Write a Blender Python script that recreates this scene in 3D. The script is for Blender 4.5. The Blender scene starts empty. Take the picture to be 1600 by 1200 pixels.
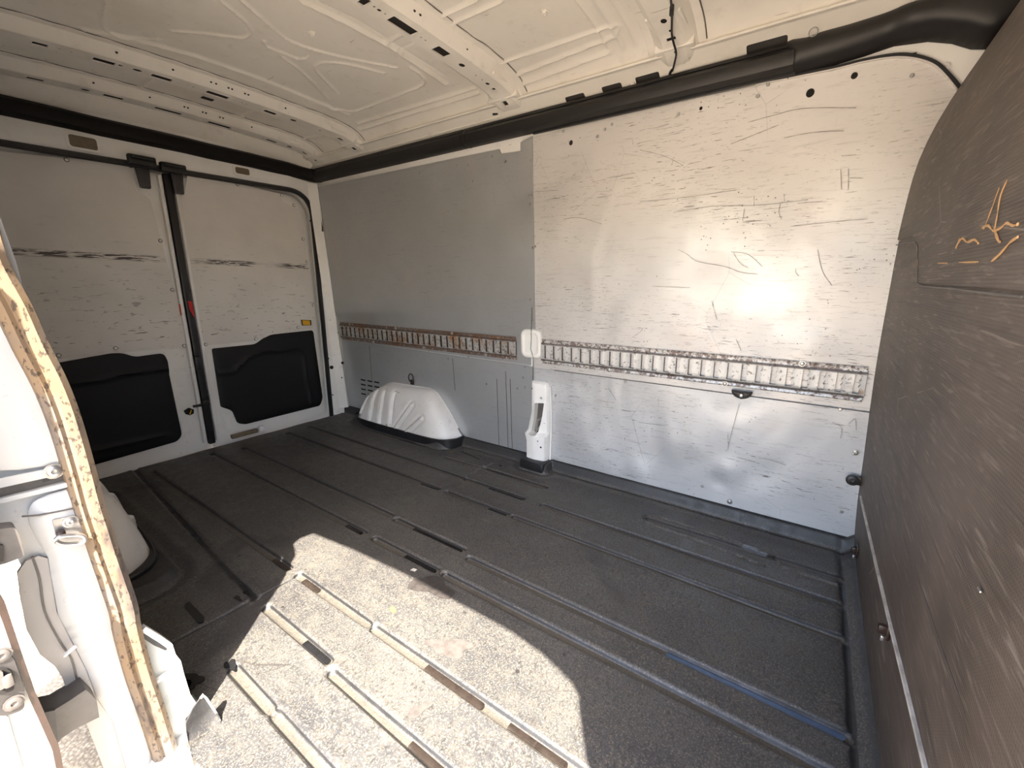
import bpy, bmesh, math, random
import numpy as np
from mathutils import Vector, Matrix
from mathutils.geometry import delaunay_2d_cdt, intersect_point_line
random.seed(7); np.random.seed(7)
scn = bpy.context.scene
col = scn.collection

# ------------------------------------------------------------------ camera
CAM_H = 1.0
FPX = 671.0
PITCH = math.atan((600-442)/FPX)
YAW = math.atan((1283-800)/math.hypot(FPX, 158))
cam = bpy.data.cameras.new('camera')
cam.sensor_width = 36.0
cam.lens = FPX/1600*36.0
cam.clip_start = 0.01
cam_o = bpy.data.objects.new('camera', cam)
col.objects.link(cam_o)
cam_o.location = (0, 0, CAM_H)
cam_o.rotation_euler = (math.radians(90)-PITCH, 0, YAW)
scn.camera = cam_o

# ------------------------------------------------------------------ light
scn.view_settings.view_transform = 'Standard'
scn.view_settings.look = 'None'
scn.view_settings.gamma = 1.0
scn.view_settings.use_curve_mapping = False
scn.view_settings.exposure = 0.42
SUN_TO = Vector((-0.41, 0.55, -1.0)).normalized()
world = bpy.data.worlds.new('sky')
scn.world = world
world.use_nodes = True
wt = world.node_tree
bg = wt.nodes['Background']
sky = wt.nodes.new('ShaderNodeTexSky')
sky.sky_type = 'NISHITA'
sky.sun_disc = False
sky.sun_elevation = math.asin(-SUN_TO.z)
sky.sun_rotation = math.atan2(-SUN_TO.x, -SUN_TO.y)
sky.air_density = 1.0; sky.dust_density = 2.6; sky.ozone_density = 1.0
wt.links.new(sky.outputs['Color'], bg.inputs['Color'])
bg.inputs['Strength'].default_value = 0.95
sun = bpy.data.lights.new('sun', 'SUN')
sun.energy = 33.0
sun.angle = math.radians(0.53)
sun.color = (1.0, 0.91, 0.785)
sun_o = bpy.data.objects.new('sun', sun)
col.objects.link(sun_o)
sun_o.location = (2, -3, 6)
sun_o.rotation_euler = SUN_TO.to_track_quat('-Z', 'Y').to_euler()
scn.cycles.max_bounces = 12
scn.cycles.diffuse_bounces = 8
scn.cycles.glossy_bounces = 4
scn.cycles.sample_clamp_indirect = 8.0
scn.cycles.use_denoising = True

# ------------------------------------------------------------------ measuring on planes
_fh = Vector((-math.sin(YAW), math.cos(YAW), 0)); _r = Vector((math.cos(YAW), math.sin(YAW), 0))
_F = _fh*math.cos(PITCH)+Vector((0, 0, -math.sin(PITCH))); _U = _r.cross(_F)
_C = Vector((0, 0, CAM_H))
def _ray(x, y): return _F*FPX+_r*(x-800)+_U*(600-y)
def on(px, py, P, N):
    d = _ray(px, py); P = Vector(P); N = Vector(N)
    return _C+d*((P-_C).dot(N)/d.dot(N))
def onz(px, py, z=0.0): return on(px, py, (0, 0, z), (0, 0, 1))
def onx(px, py, x): return on(px, py, (x, 0, 0), (1, 0, 0))
def ony(px, py, y): return on(px, py, (0, y, 0), (0, 1, 0))
TILT = 0.05
def wally(z): return 1.935-TILT*z
def onw(px, py, d=0.0): return on(px, py, (0, 1.935-d, 0), (0, 1, TILT))
def wuv(px, py):                       # wall coordinates (x, z)
    p = onw(px, py); return (p.x, p.z)
def ruv(px, py, X=-3.0):               # rear plane coordinates (y, z)
    p = onx(px, py, X); return (p.y, p.z)

# ------------------------------------------------------------------ object helpers
def mat_of(o, m):
    o.data.materials.clear(); o.data.materials.append(m)
BASE = {}
def thing(name, label, cat, loc, group=None, kind=None):
    o = bpy.data.objects.new(name, None); col.objects.link(o)
    o.location = loc; o.empty_display_size = 0.05
    BASE[o.name] = Vector(loc)
    if label: o['label'] = label
    if cat: o['category'] = cat
    if group: o['group'] = group
    if kind: o['kind'] = kind
    return o
def obj(name, bm, m, parent=None, label=None, cat=None, group=None, kind=None, smooth=True, loc=None):
    me = bpy.data.meshes.new(name)
    if isinstance(bm, bpy.types.Mesh): me = bm
    else:
        bm.to_mesh(me); bm.free()
    o = bpy.data.objects.new(name, me); col.objects.link(o)
    if parent is not None:
        base = BASE[parent.name]; o.parent = parent
    elif loc is not None: base = Vector(loc); o.location = base
    else:
        n = len(me.vertices); a = np.empty(n*3, 'f'); me.vertices.foreach_get('co', a); a = a.reshape(-1, 3)
        base = Vector(((a[:, 0].min()+a[:, 0].max())/2, (a[:, 1].min()+a[:, 1].max())/2, a[:, 2].min())); o.location = base
    base = Vector(base); BASE[o.name] = base
    me.transform(Matrix.Translation(-base))
    me.materials.append(m)
    if smooth:
        me.shade_smooth()
        me.set_sharp_from_angle(angle=math.radians(35))
    if label: o['label'] = label
    if cat: o['category'] = cat
    if group: o['group'] = group
    if kind: o['kind'] = kind
    return o
def share(name, me, m, parent, pos, rot=None, label=None):     # repeat with shared mesh
    o = bpy.data.objects.new(name, me); col.objects.link(o); o.parent = parent
    o.location = Vector(pos)-BASE[parent.name]; BASE[o.name] = Vector(pos)
    if rot is not None: o.rotation_euler = rot
    if not me.materials: me.materials.append(m)
    if label: o['label'] = label
    return o

def fillet(poly, rads, n=5):
    out = []; N = len(poly)
    if not isinstance(rads, (list, tuple)): rads = [rads]*N
    for i in range(N):
        p = Vector(poly[i]); a = Vector(poly[i-1]); b = Vector(poly[(i+1) % N]); r = rads[i]
        if r <= 0: out.append(tuple(p)); continue
        da = (a-p); db = (b-p); la = da.length; lb = db.length; r_ = min(r, la*.48, lb*.48)
        q0 = p+da/la*r_; q1 = p+db/lb*r_
        for k in range(n+1):
            t = k/n; out.append(tuple((1-t)**2*q0+2*t*(1-t)*p+t*t*q1))
    return out
def rectp(x0, y0, x1, y1, r=0, n=4):
    p = [(x0, y0), (x1, y0), (x1, y1), (x0, y1)]
    return fillet(p, r, n) if r else p
def circp(cx, cy, rx, ry=None, n=12):
    ry = ry or rx
    return [(cx+rx*math.cos(2*math.pi*k/n), cy+ry*math.sin(2*math.pi*k/n)) for k in range(n)]
def inside(poly, x, y):                # vectorised crossing test
    res = np.zeros(np.shape(x), bool); n = len(poly); j = n-1
    for i in range(n):
        xi, yi = poly[i]; xj, yj = poly[j]
        if yi != yj:
            c = ((yi > y) != (yj > y)) & (x < (xj-xi)*(y-yi)/(yj-yi)+xi); res ^= c
        j = i
    return res
def sheet(outer, holes, thick, fn, spacing=None, h=None, bm=None, closed=True):
    """a sheet cut from an outline with holes; fn(u,v,d) places it; d grows to the seen side"""
    pts = []; edges = []
    for loop in [outer]+list(holes):
        k = len(pts); n = len(loop)
        if spacing:
            l2 = []
            for i in range(n):
                a = Vector(loop[i]); b = Vector(loop[(i+1) % n]); m_ = max(1, int((b-a).length/(spacing*1.5)))
                for q in range(m_): l2.append(tuple(a.lerp(b, q/m_)))
            loop = l2; n = len(loop)
        pts += [Vector((p[0], p[1])) for p in loop]
        edges += [(k+i, k+(i+1) % n) for i in range(n)]
    if spacing:
        xs = [p[0] for p in outer]; ys = [p[1] for p in outer]
        gx = np.arange(min(xs)+spacing*.5, max(xs), spacing); gy = np.arange(min(ys)+spacing*.5, max(ys), spacing)
        X, Y = np.meshgrid(gx, gy); X = X.ravel(); Y = Y.ravel()
        ok = inside(outer, X, Y)
        for hh in holes: ok &= ~inside(hh, X, Y)
        pts += [Vector((float(a), float(b))) for a, b in zip(X[ok], Y[ok])]
    v, e, f, _, _, _ = delaunay_2d_cdt(pts, edges, [], 0, 1e-6)
    vv = np.array([(p.x, p.y) for p in v])
    F = np.array([t for t in f if len(t) == 3])
    c = vv[F].mean(axis=1)
    ok = inside(outer, c[:, 0], c[:, 1])
    for hh in holes: ok &= ~inside(hh, c[:, 0], c[:, 1])
    F = F[ok]
    used = np.unique(F); remap = -np.ones(len(vv), int); remap[used] = np.arange(len(used))
    vv = vv[used]; F = remap[F]
    if bm is None: bm = bmesh.new()
    front = [bm.verts.new(fn(a, b, (h(a, b) if h else 0.0))) for a, b in vv]
    for t in F: bm.faces.new((front[t[0]], front[t[1]], front[t[2]]))
    if closed and thick:
        back = [bm.verts.new(fn(a, b, -thick)) for a, b in vv]
        for t in F: bm.faces.new((back[t[0]], back[t[2]], back[t[1]]))
        cnt = {}
        for t in F:
            for a, b in ((t[0], t[1]), (t[1], t[2]), (t[2], t[0])): cnt[(a, b)] = 1
        for (a, b) in cnt:
            if (b, a) not in cnt: bm.faces.new((front[b], front[a], back[a], back[b]))
        bmesh.ops.recalc_face_normals(bm, faces=bm.faces[:])
    return bm
def hfield(xs, ys, Z, fn=None, skirt=None, mask=None):
    """grid surface as a Mesh"""
    nx, ny = len(xs), len(ys)
    X, Y = np.meshgrid(xs, ys, indexing='ij')
    co = np.stack([X, Y, Z], -1) if fn is None else np.stack(fn(X, Y, Z), -1)
    co = co.reshape(-1, 3)
    i = np.arange(nx-1)[:, None]*ny+np.arange(ny-1)[None, :]
    if mask is not None: i = i[mask]
    i = i.ravel()
    q = np.stack([i, i+ny, i+ny+1, i+1], -1)
    me = bpy.data.meshes.new('grid')
    me.vertices.add(len(co)); me.vertices.foreach_set('co', co.astype('f').ravel())
    me.loops.add(q.size); me.loops.foreach_set('vertex_index', q.astype('i').ravel())
    me.polygons.add(len(q)); me.polygons.foreach_set('loop_start', np.arange(0, q.size, 4, dtype='i'))
    me.update(calc_edges=True); me.validate()
    return me
def smooth_path(pts, sub=6):
    P = [Vector(p) for p in pts]; out = []
    for i in range(len(P)-1):
        p0 = P[max(i-1, 0)]; p1 = P[i]; p2 = P[i+1]; p3 = P[min(i+2, len(P)-1)]
        for k in range(sub):
            t = k/sub
            out.append(0.5*((2*p1)+(-p0+p2)*t+(2*p0-5*p1+4*p2-p3)*t*t+(-p0+3*p1-3*p2+p3)*t*t*t))
    out.append(P[-1]); return out
def sweep(path, prof, up=(0, 0, 1), closed_prof=True, bm=None, scale=None, caps=True):
    """prof: list of (a,b): a along side = t x up, b along the corrected up"""
    if bm is None: bm = bmesh.new()
    rows = []; up = Vector(up); n = len(path)
    for i, p in enumerate(path):
        p = Vector(p)
        t = (Vector(path[min(i+1, n-1)])-Vector(path[max(i-1, 0)])).normalized()
        u_ = up[i] if isinstance(up, list) else up
        s = t.cross(u_).normalized(); u2 = s.cross(t).normalized()
        k = scale[i] if scale else 1.0
        rows.append([bm.verts.new(p+s*a*k+u2*b*k) for a, b in prof])
    m = len(prof)
    for i in range(n-1):
        for j in range(m if closed_prof else m-1):
            bm.faces.new((rows[i][j], rows[i][(j+1) % m], rows[i+1][(j+1) % m], rows[i+1][j]))
    if closed_prof and caps:
        bm.faces.new(rows[0][::-1]); bm.faces.new(rows[-1])
    bmesh.ops.recalc_face_normals(bm, faces=bm.faces[:])
    return bm
def tube(path, r, n=8, bm=None, up=(0, 0, 1)):
    return sweep(path, [(r*math.cos(2*math.pi*k/n), r*math.sin(2*math.pi*k/n)) for k in range(n)], up=up, bm=bm)
def box(c, s, bev=0.002, rot=None, bm=None, seg=2, taper=None):
    b = bmesh.new(); bmesh.ops.create_cube(b, size=1.0)
    for v in b.verts:
        k = 1.0
        if taper and v.co.z > 0: k = taper
        v.co = Vector((v.co.x*s[0]*k, v.co.y*s[1]*k, v.co.z*s[2]))
    if bev: bmesh.ops.bevel(b, geom=b.edges[:], offset=bev, segments=seg, affect='EDGES', profile=0.5)
    if rot is not None: b.transform(rot if isinstance(rot, Matrix) else Matrix.Rotation(rot, 4, 'Z'))
    b.transform(Matrix.Translation(Vector(c)))
    if bm is None: return b
    me = bpy.data.meshes.new('tmp'); b.to_mesh(me); b.free(); bm.from_mesh(me); bpy.data.meshes.remove(me)
    return bm
def disc(r, hgt, n=12, dome=0.4, slot=True, washer=0.0):
    """a screw or rivet head, axis +Z"""
    b = bmesh.new(); prof = []
    if washer: prof += [(washer, 0), (washer, hgt*.25), (r*1.02, hgt*.28)]
    else: prof += [(r, 0)]
    prof += [(r, hgt*(1-dome)), (r*.8, hgt*.92), (r*.45, hgt)]
    if slot: prof += [(r*.35, hgt*.55), (0.0001, hgt*.5)]
    else: prof += [(0.0001, hgt)]
    rows = [[b.verts.new((a*math.cos(2*math.pi*k/n), a*math.sin(2*math.pi*k/n), z)) for k in range(n)] for a, z in prof]
    for i in range(len(rows)-1):
        for k in range(n): b.faces.new((rows[i][k], rows[i][(k+1) % n], rows[i+1][(k+1) % n], rows[i+1][k]))
    b.faces.new(rows[-1]); b.faces.new(rows[0][::-1])
    me = bpy.data.meshes.new('screw'); b.to_mesh(me); b.free(); me.shade_smooth(); me.set_sharp_from_angle(angle=math.radians(40))
    return me
def capsule_d(X, Y, a, b):             # distance to a segment
    ax, ay = a; bx, by = b; dx, dy = bx-ax, by-ay; L = dx*dx+dy*dy+1e-12
    t = np.clip(((X-ax)*dx+(Y-ay)*dy)/L, 0, 1)
    return np.hypot(X-ax-t*dx, Y-ay-t*dy)
def poly_d(X, Y, pts):
    d = None
    for a, b in zip(pts[:-1], pts[1:]):
        q = capsule_d(X, Y, a, b); d = q if d is None else np.minimum(d, q)
    return d
def sstep(a, b, x):
    t = np.clip((x-a)/(b-a), 0, 1); return t*t*(3-2*t)
def sst(a, b, x):
    t = min(max((x-a)/(b-a), 0), 1); return t*t*(3-2*t)

# ------------------------------------------------------------------ materials
class NT:
    def __init__(s, name):
        s.m = bpy.data.materials.new(name); s.m.use_nodes = True; s.t = s.m.node_tree
        s.b = s.t.nodes['Principled BSDF']; s.geo = s.t.nodes.new('ShaderNodeNewGeometry')
        s.pos = s.geo.outputs['Position']
    def n(s, typ, **kw):
        o = s.t.nodes.new(typ)
        for k, v in kw.items(): setattr(o, k, v)
        return o
    def put(s, inp, v):
        if isinstance(v, bpy.types.NodeSocket): s.t.links.new(v, inp)
        elif isinstance(v, (tuple, list)) and len(v) == 3 and inp.type == 'RGBA': inp.default_value = (*v, 1)
        else: inp.default_value = v
    def mapv(s, scale=(1, 1, 1), loc=(0, 0, 0), rot=(0, 0, 0)):
        o = s.n('ShaderNodeMapping'); s.put(o.inputs['Vector'], s.pos)
        o.inputs['Scale'].default_value = scale; o.inputs['Location'].default_value = loc; o.inputs['Rotation'].default_value = rot
        return o.outputs[0]
    def noise(s, scale, detail=3, rough=.5, vec=None, dist=0.0, col=False):
        o = s.n('ShaderNodeTexNoise'); s.put(o.inputs['Vector'], vec or s.pos)
        o.inputs['Scale'].default_value = scale; o.inputs['Detail'].default_value = detail
        o.inputs['Roughness'].default_value = rough; o.inputs['Distortion'].default_value = dist
        return o.outputs['Color' if col else 'Fac']
    def vor(s, scale, vec=None, feature='F1', rnd=1.0):
        o = s.n('ShaderNodeTexVoronoi', feature=feature); s.put(o.inputs['Vector'], vec or s.pos)
        o.inputs['Scale'].default_value = scale; o.inputs['Randomness'].default_value = rnd
        return o.outputs['Distance']
    def step(s, v, a, b, to0=0.0, to1=1.0):
        o = s.n('ShaderNodeMapRange', interpolation_type='SMOOTHSTEP'); s.put(o.inputs[0], v)
        for i, q in enumerate((a, b, to0, to1)): o.inputs[i+1].default_value = q
        return o.outputs[0]
    def math(s, op, a, b=0.0, c=None):
        o = s.n('ShaderNodeMath', operation=op); s.put(o.inputs[0], a); s.put(o.inputs[1], b)
        if c is not None: s.put(o.inputs[2], c)
        return o.outputs[0]
    def xyz(s):
        o = s.n('ShaderNodeSeparateXYZ'); s.put(o.inputs[0], s.pos); return o.outputs
    def mix(s, f, a, b, blend='MIX'):
        o = s.n('ShaderNodeMix', data_type='RGBA', blend_type=blend)
        s.put(o.inputs[0], f); s.put(o.inputs[6], a); s.put(o.inputs[7], b); return o.outputs[2]
    def bump(s, hgt, strength=.3, dist=.002, prev=None):
        o = s.n('ShaderNodeBump'); s.put(o.inputs['Height'], hgt); o.inputs['Strength'].default_value = strength
        o.inputs['Distance'].default_value = dist
        if prev is not None: s.t.links.new(prev, o.inputs['Normal'])
        return o.outputs[0]
    def done(s, color, rough=.5, metal=0.0, normal=None, spec=None, coat=None):
        s.put(s.b.inputs['Base Color'], color); s.put(s.b.inputs['Roughness'], rough); s.put(s.b.inputs['Metallic'], metal)
        if normal is not None: s.t.links.new(normal, s.b.inputs['Normal'])
        if spec is not None: s.b.inputs['Specular IOR Level'].default_value = spec
        if coat is not None: s.b.inputs['Coat Weight'].default_value = coat
        return s.m
def simple(name, color, rough=.5, metal=0.0, grime=.25, scale=12, bump=.1, spec=None):
    n = NT(name); g = n.noise(scale, 5, .6)
    c = n.mix(n.step(g, .35, .75), color, tuple(k*(1-grime) for k in color))
    b = n.bump(n.noise(scale*12, 3), bump, .001)
    return n.done(c, rough, metal, b, spec)

def painted(name, color=(.74, .72, .68), dirt=.35, chips=.5, rough=.38):
    n = NT(name)
    big = n.noise(2.2, 5, .6); c = n.mix(n.step(big, .42, .75, 0, dirt), color, (.46, .40, .33))
    mid = n.noise(14, 6, .65); c = n.mix(n.step(mid, .55, .8, 0, dirt), c, (.40, .35, .30))
    sp = n.vor(85); m1 = n.noise(7, 2)
    f = n.math('MULTIPLY', n.step(sp, .06, .10, 1, 0), n.step(m1, .52, .60, 0, chips))
    c = n.mix(f, c, (.10, .075, .06))
    st = n.noise(10, 3, .5, n.mapv((1, 7, 6), rot=(0.1, .2, .3)), dist=.6)
    c = n.mix(n.step(st, .71, .745, 0, chips), c, (.22, .18, .15))
    b = n.bump(n.noise(45, 3), .12, .001)
    return n.done(c, n.step(mid, .3, .7, rough-.06, rough+.15), 0.0, b, .45)

def alu(name, tone=(.78, .77, .76), metal=.75, rough=.34, scr=1.0, warp=1.0):
    n = NT(name); x, y, z = n.xyz()
    c = tone
    cl = n.noise(2.0, 4, .6); c = n.mix(n.step(cl, .4, .7, 0, .35), c, tuple(k*.80 for k in tone))
    hs = n.noise(9, 5, .65, n.mapv((1, 1, 9)), dist=.3); c = n.mix(n.step(hs, .54, .72, 0, .40*scr), c, tuple(k*.62 for k in tone))
    zone = n.noise(1.6, 3, .5, n.mapv((1, 1, 1.6), loc=(3.1, 0, .4)))
    fs = None
    for sc, st, rot, loc, th, op, zlo in ((34, (.35, 1, 6), .05, (0, 0, 0), .665, .85, .42), (60, (.45, 1, 5), -.10, (5, 2, 1), .665, .75, .38),
                                 (18, (.5, 1, 8), .16, (2, 7, 3), .685, .8, .46), (44, (2.2, 1, .6), .1, (8, 1, 4), .715, .6, .46)):
        q = n.noise(sc, 2, .55, n.mapv(st, rot=(0, rot, 0), loc=loc), dist=1.1)
        f = n.math('MULTIPLY', n.step(q, th, th+.03), n.step(zone, zlo-.04, zlo+.18, .0, op*scr))
        fs = f if fs is None else n.math('MAXIMUM', fs, f)
    c = n.mix(fs, c, (.13, .11, .105))
    s3 = n.vor(5, n.mapv((1, 1, .8), rot=(0, .5, 0)), 'DISTANCE_TO_EDGE')
    f3 = n.math('MULTIPLY', n.step(s3, .0012, .0035, 1, 0), n.step(n.noise(3, 2), .54, .62, 0, .5*scr))
    c = n.mix(f3, c, (.22, .19, .18))
    dots = n.vor(46); dm = n.noise(4.5, 2, .5, n.mapv(loc=(9, 3, 2)))
    f4 = n.math('MULTIPLY', n.step(dots, .09, .14, 1, 0), n.step(dm, .54, .60, 0, .8*scr))
    c = n.mix(f4, c, (.15, .12, .11))
    pk = n.noise(2.6, 3, .6, n.mapv(loc=(1, 5, 3))); c = n.mix(n.step(pk, .58, .72, 0, .25), c, (.60, .50, .47))
    w = n.noise(1.7, 2, .45, n.mapv((1, 1, .8), loc=(1.3, 0, .7)), dist=.9)
    b = n.bump(w, .45*warp, .05); b = n.bump(n.noise(7, 2, .4), .22*warp, .005, b); b = n.bump(fs, .2, .001, b)
    return n.done(c, n.step(n.noise(5, 4), .3, .7, rough-.05, rough+.12), metal, b)

M = {}
M['roof'] = painted('roof_paint', (.80, .765, .71), .30, .45, .42)
M['white'] = painted('body_paint', (.84, .83, .81), .22, .6, .34)
M['dirty_white'] = painted('worn_paint', (.74, .73, .71), .38, .9, .45)
M['jamb'] = painted('clean_paint', (.50, .50, .49), .12, .25, .3)
M['alu_r'] = alu('aluminium_bright', (.69, .665, .65), .38, .44, 1.0, .8)
M['alu_l'] = alu('aluminium_grey', (.50, .51, .52), .55, .36, .35, .4)
M['alu_low'] = alu('aluminium_dented', (.66, .665, .68), .45, .38, 1.0, 1.5)
M['alu_lowl'] = alu('aluminium_grey_low', (.52, .535, .55), .55, .36, .4, .6)

def m_mat():
    n = NT('floor_rubber')
    g = n.noise(3.0, 6, .65); fine = n.noise(230, 4, .7); mid = n.noise(22, 6, .7)
    c = n.mix(n.step(g, .35, .68), (.034, .035, .039), (.062, .061, .060))
    c = n.mix(n.step(mid, .44, .68, 0, .5), c, (.085, .074, .060))
    c = n.mix(n.step(fine, .50, .62, 0, .65), c, (.18, .155, .12))
    wear = n.noise(45, 4, .6, n.mapv((.25, 1.0, 1), rot=(0, 0, .3)), dist=.5)
    c = n.mix(n.step(wear, .62, .72, 0, .5), c, (.115, .10, .082))
    st = n.noise(1.9, 3, .55, n.mapv(loc=(2.3, 1.1, 0)), dist=1.1); c = n.mix(n.step(st, .62, .68, 0, .7), c, (.04, .038, .038))
    sc = n.vor(3.5, n.mapv(rot=(0, 0, .9)), 'DISTANCE_TO_EDGE'); scm = n.noise(3.1, 2)
    c = n.mix(n.math('MULTIPLY', n.step(sc, .001, .0035, 1, 0), n.step(scm, .50, .58, 0, .6)), c, (.02, .018, .018))
    dots = n.vor(16); c = n.mix(n.math('MULTIPLY', n.step(dots, .08, .12, 1, 0), n.step(n.noise(5, 2, .5, n.mapv(loc=(4, 1, 9))), .56, .62)), c, (.02, .019, .02))
    x, y, z = n.xyz()
    fd = n.noise(150, 4, .7, n.mapv((1, .55, 1), rot=(0, 0, .5), loc=(3, 1, 0)), dist=.6)
    c = n.mix(n.step(fd, .54, .62, 0, .7), c, (.022, .020, .018))
    c = n.mix(n.math('MULTIPLY', n.step(z, -.0025, -.005), n.step(z, -.0105, -.008)), c, (.012, .012, .013))  # channel side walls darkened, their shade painted into the rubber colour
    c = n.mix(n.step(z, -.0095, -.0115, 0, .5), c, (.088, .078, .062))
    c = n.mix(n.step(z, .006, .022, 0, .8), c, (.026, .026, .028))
    b = n.bump(fine, .35, .0012); b = n.bump(mid, .15, .002, b)
    return n.done(c, n.step(mid, .3, .7, .40, .62), 0, b, .5)
M['rubber'] = m_mat()
M['rubber_black'] = simple('black_rubber', (.016, .016, .018), .38, 0, .3, 20, .15)
M['plastic_black'] = simple('black_plastic', (.011, .010, .010), .48, 0, .4, 9, .08)
M['plastic_deep'] = simple('deep_black_plastic', (.005, .004, .004), .6, 0, .4, 9, .08, .3)
M['door_trim'] = simple('black_door_trim', (.005, .005, .007), .55, 0, .2, 8, .05, .35)
M['hole_shade'] = simple('hollow_shade', (.012, .010, .009), .9, 0, .1)  # near-black colour standing in for the shade inside openings
M['slot_shade'] = simple('cavity_shade', (.045, .042, .04), .7, 0, .3)  # dark grey that paints the shade behind the side rail slots
M['wet'] = simple('wet_rubber', (.010, .010, .011), .16, 0, .2, 30, .3)
M['rustpad'] = simple('brown_worn_channel', (.022, .016, .013), .4, .0, .5, 60, .4)
M['steel'] = simple('bare_steel', (.55, .54, .53), .35, .9, .3, 40, .2)
M['darksteel'] = simple('dark_steel', (.045, .042, .042), .4, .2, .3, 40, .2)
M['bracket'] = simple('grey_brown_bracket', (.10, .09, .083), .5, .0, .3, 40, .15)
M['scratch'] = simple('grey_scratch', (.20, .18, .17), .6, 0, .5, 60)
M['brown'] = simple('brown_clip', (.03, .016, .012), .35, 0, .3, 60, .2)
M['lens'] = simple('brown_blank', (.17, .13, .085), .5, 0, .3, 60, .1)
M['amber'] = simple('amber_plastic', (.80, .42, .02), .3, 0, .1)
M['red'] = simple('red_tape', (.55, .02, .02), .4, 0, .2, 60)
M['glue'] = simple('orange_glue', (.62, .36, .16), .6, 0, .3, 90)
M['edge_white'] = simple('worn_white_strip', (.62, .59, .54), .5, 0, .45, 25)
M['plate_white'] = painted('recess_paint', (.84, .83, .80), .12, .5, .32)
M['flange'] = painted('flange_paint', (.36, .34, .325), .2, .4, .4)
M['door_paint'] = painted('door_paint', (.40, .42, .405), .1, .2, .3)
M['yellow'] = simple('yellow_fleck', (.75, .62, .06), .5)
M['blue'] = simple('blue_sky_reflection', (.085, .135, .23), .18, .3, .2, 60, .2)  # sky reflected in the channel water, painted as a blue base colour

def m_rust_shade(name, rusty):
    n = NT(name); x, y, z = n.xyz()
    c = (.66, .65, .635) if rusty < .1 else (.50, .49, .47)
    r1 = n.noise(9, 6, .7); r2 = n.noise(60, 5, .7)
    c = n.mix(n.step(r1, .60-rusty, .78-rusty, 0, .9), c, (.33, .15, .045))
    c = n.mix(n.step(r2, .56-rusty*.4, .66-rusty*.3, 0, .85), c, (.085, .05, .04))
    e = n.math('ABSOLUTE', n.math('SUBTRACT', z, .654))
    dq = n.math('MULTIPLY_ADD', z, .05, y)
    c = n.mix(n.math('MULTIPLY', n.step(dq, 1.9200, 1.9215), n.step(e, .040, .037)), c, (.05, .035, .028))  # slot side walls coloured dark in place of shade
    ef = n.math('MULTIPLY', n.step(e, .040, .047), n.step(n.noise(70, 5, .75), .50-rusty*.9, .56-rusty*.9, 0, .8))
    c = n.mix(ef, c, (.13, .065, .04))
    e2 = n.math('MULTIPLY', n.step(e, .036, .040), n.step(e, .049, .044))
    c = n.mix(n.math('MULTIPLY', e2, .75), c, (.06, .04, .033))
    b = n.bump(r2, .5, .001)
    return n.done(c, .45, n.step(r1, .5, .7, .35, .0), b)
M['track_l'] = m_rust_shade('rusty_rail', .13)
M['track_r'] = m_rust_shade('worn_rail', .03)

def m_bulk():
    n = NT('ribbed_brown_board'); x, y, z = n.xyz()
    c = n.mix(n.step(n.noise(2.6, 5, .6), .35, .7), (.050, .036, .028), (.105, .078, .061))
    s = n.noise(24, 4, .6, n.mapv((1, .5, 6), rot=(.35, 0, 0)), dist=.5)
    c = n.mix(n.step(s, .52, .68, 0, .65), c, (.19, .155, .13))
    s2 = n.noise(9, 3, .6, n.mapv((1, .25, 5), rot=(-.25, 0, 0), loc=(0, 3, 1)), dist=.3)
    c = n.mix(n.step(s2, .55, .70, 0, .7), c, (.034, .022, .017))
    s4 = n.noise(40, 2, .5, n.mapv((1, .12, 1.6), rot=(.9, 0, 0)), dist=.4)
    c = n.mix(n.step(s4, .68, .72, 0, .6), c, (.26, .22, .185))
    sc = n.vor(3.0, n.mapv((1, .45, 1), rot=(.7, 0, 0)), 'DISTANCE_TO_EDGE')
    c = n.mix(n.math('MULTIPLY', n.step(sc, .0015, .004, 1, 0), n.step(n.noise(4, 2), .48, .56, 0, .6)), c, (.30, .26, .22))
    w = n.n('ShaderNodeTexWave', wave_type='BANDS', bands_direction='Z'); n.put(w.inputs[0], n.pos)
    w.inputs['Scale'].default_value = 60; w.inputs['Distortion'].default_value = .3
    w2 = n.n('ShaderNodeTexWave', wave_type='BANDS', bands_direction='Y'); n.put(w2.inputs[0], n.pos)
    w2.inputs['Scale'].default_value = 60
    m = n.math('MAXIMUM', w.outputs['Fac'], n.math('MULTIPLY', w2.outputs['Fac'], .5))
    c = n.mix(n.math('MULTIPLY', m, .28), c, (.15, .125, .105))
    b = n.bump(m, .5, .0012); b = n.bump(s, .15, .002, b)
    return n.done(c, .55, 0, b, .35)
M['bulk'] = m_bulk()
def m_lining():
    n = NT('grey_door_board'); x, y, z = n.xyz()
    c = n.mix(n.step(n.noise(3, 4), .35, .7), (.74, .71, .68), (.66, .63, .60))
    band = n.math('SUBTRACT', z, n.math('MULTIPLY_ADD', y, -.02, 1.145))
    band = n.math('ABSOLUTE', band, 0)
    bs = n.noise(11, 5, .65, n.mapv((1, 1, 10)), dist=.4)
    f = n.math('MULTIPLY', n.step(bs, .455, .52), n.step(band, .008, .022, 1, 0))
    f = n.math('MULTIPLY', f, n.step(n.noise(2.2, 2, .5, n.mapv((1, 1, .1))), .36, .44, .15, 1))
    c = n.mix(f, c, (.09, .075, .075))
    lowz = n.step(z, 1.2, .7)
    s1 = n.noise(16, 3, .5, n.mapv((1, 1, 4.5), rot=(.35, 0, 0)), dist=.8)
    c = n.mix(n.math('MULTIPLY', n.step(s1, .64, .68, 0, .75), lowz), c, (.16, .14, .14))
    s2 = n.noise(30, 3, .5, n.mapv((1, .5, 4), rot=(-.2, 0, 0)), dist=.8)
    c = n.mix(n.math('MULTIPLY', n.step(s2, .655, .69, 0, .6), n.step(z, 1.5, .8)), c, (.2, .17, .17))
    return n.done(c, .45, 0, n.bump(n.noise(60, 3), .08, .001), .4)
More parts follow.
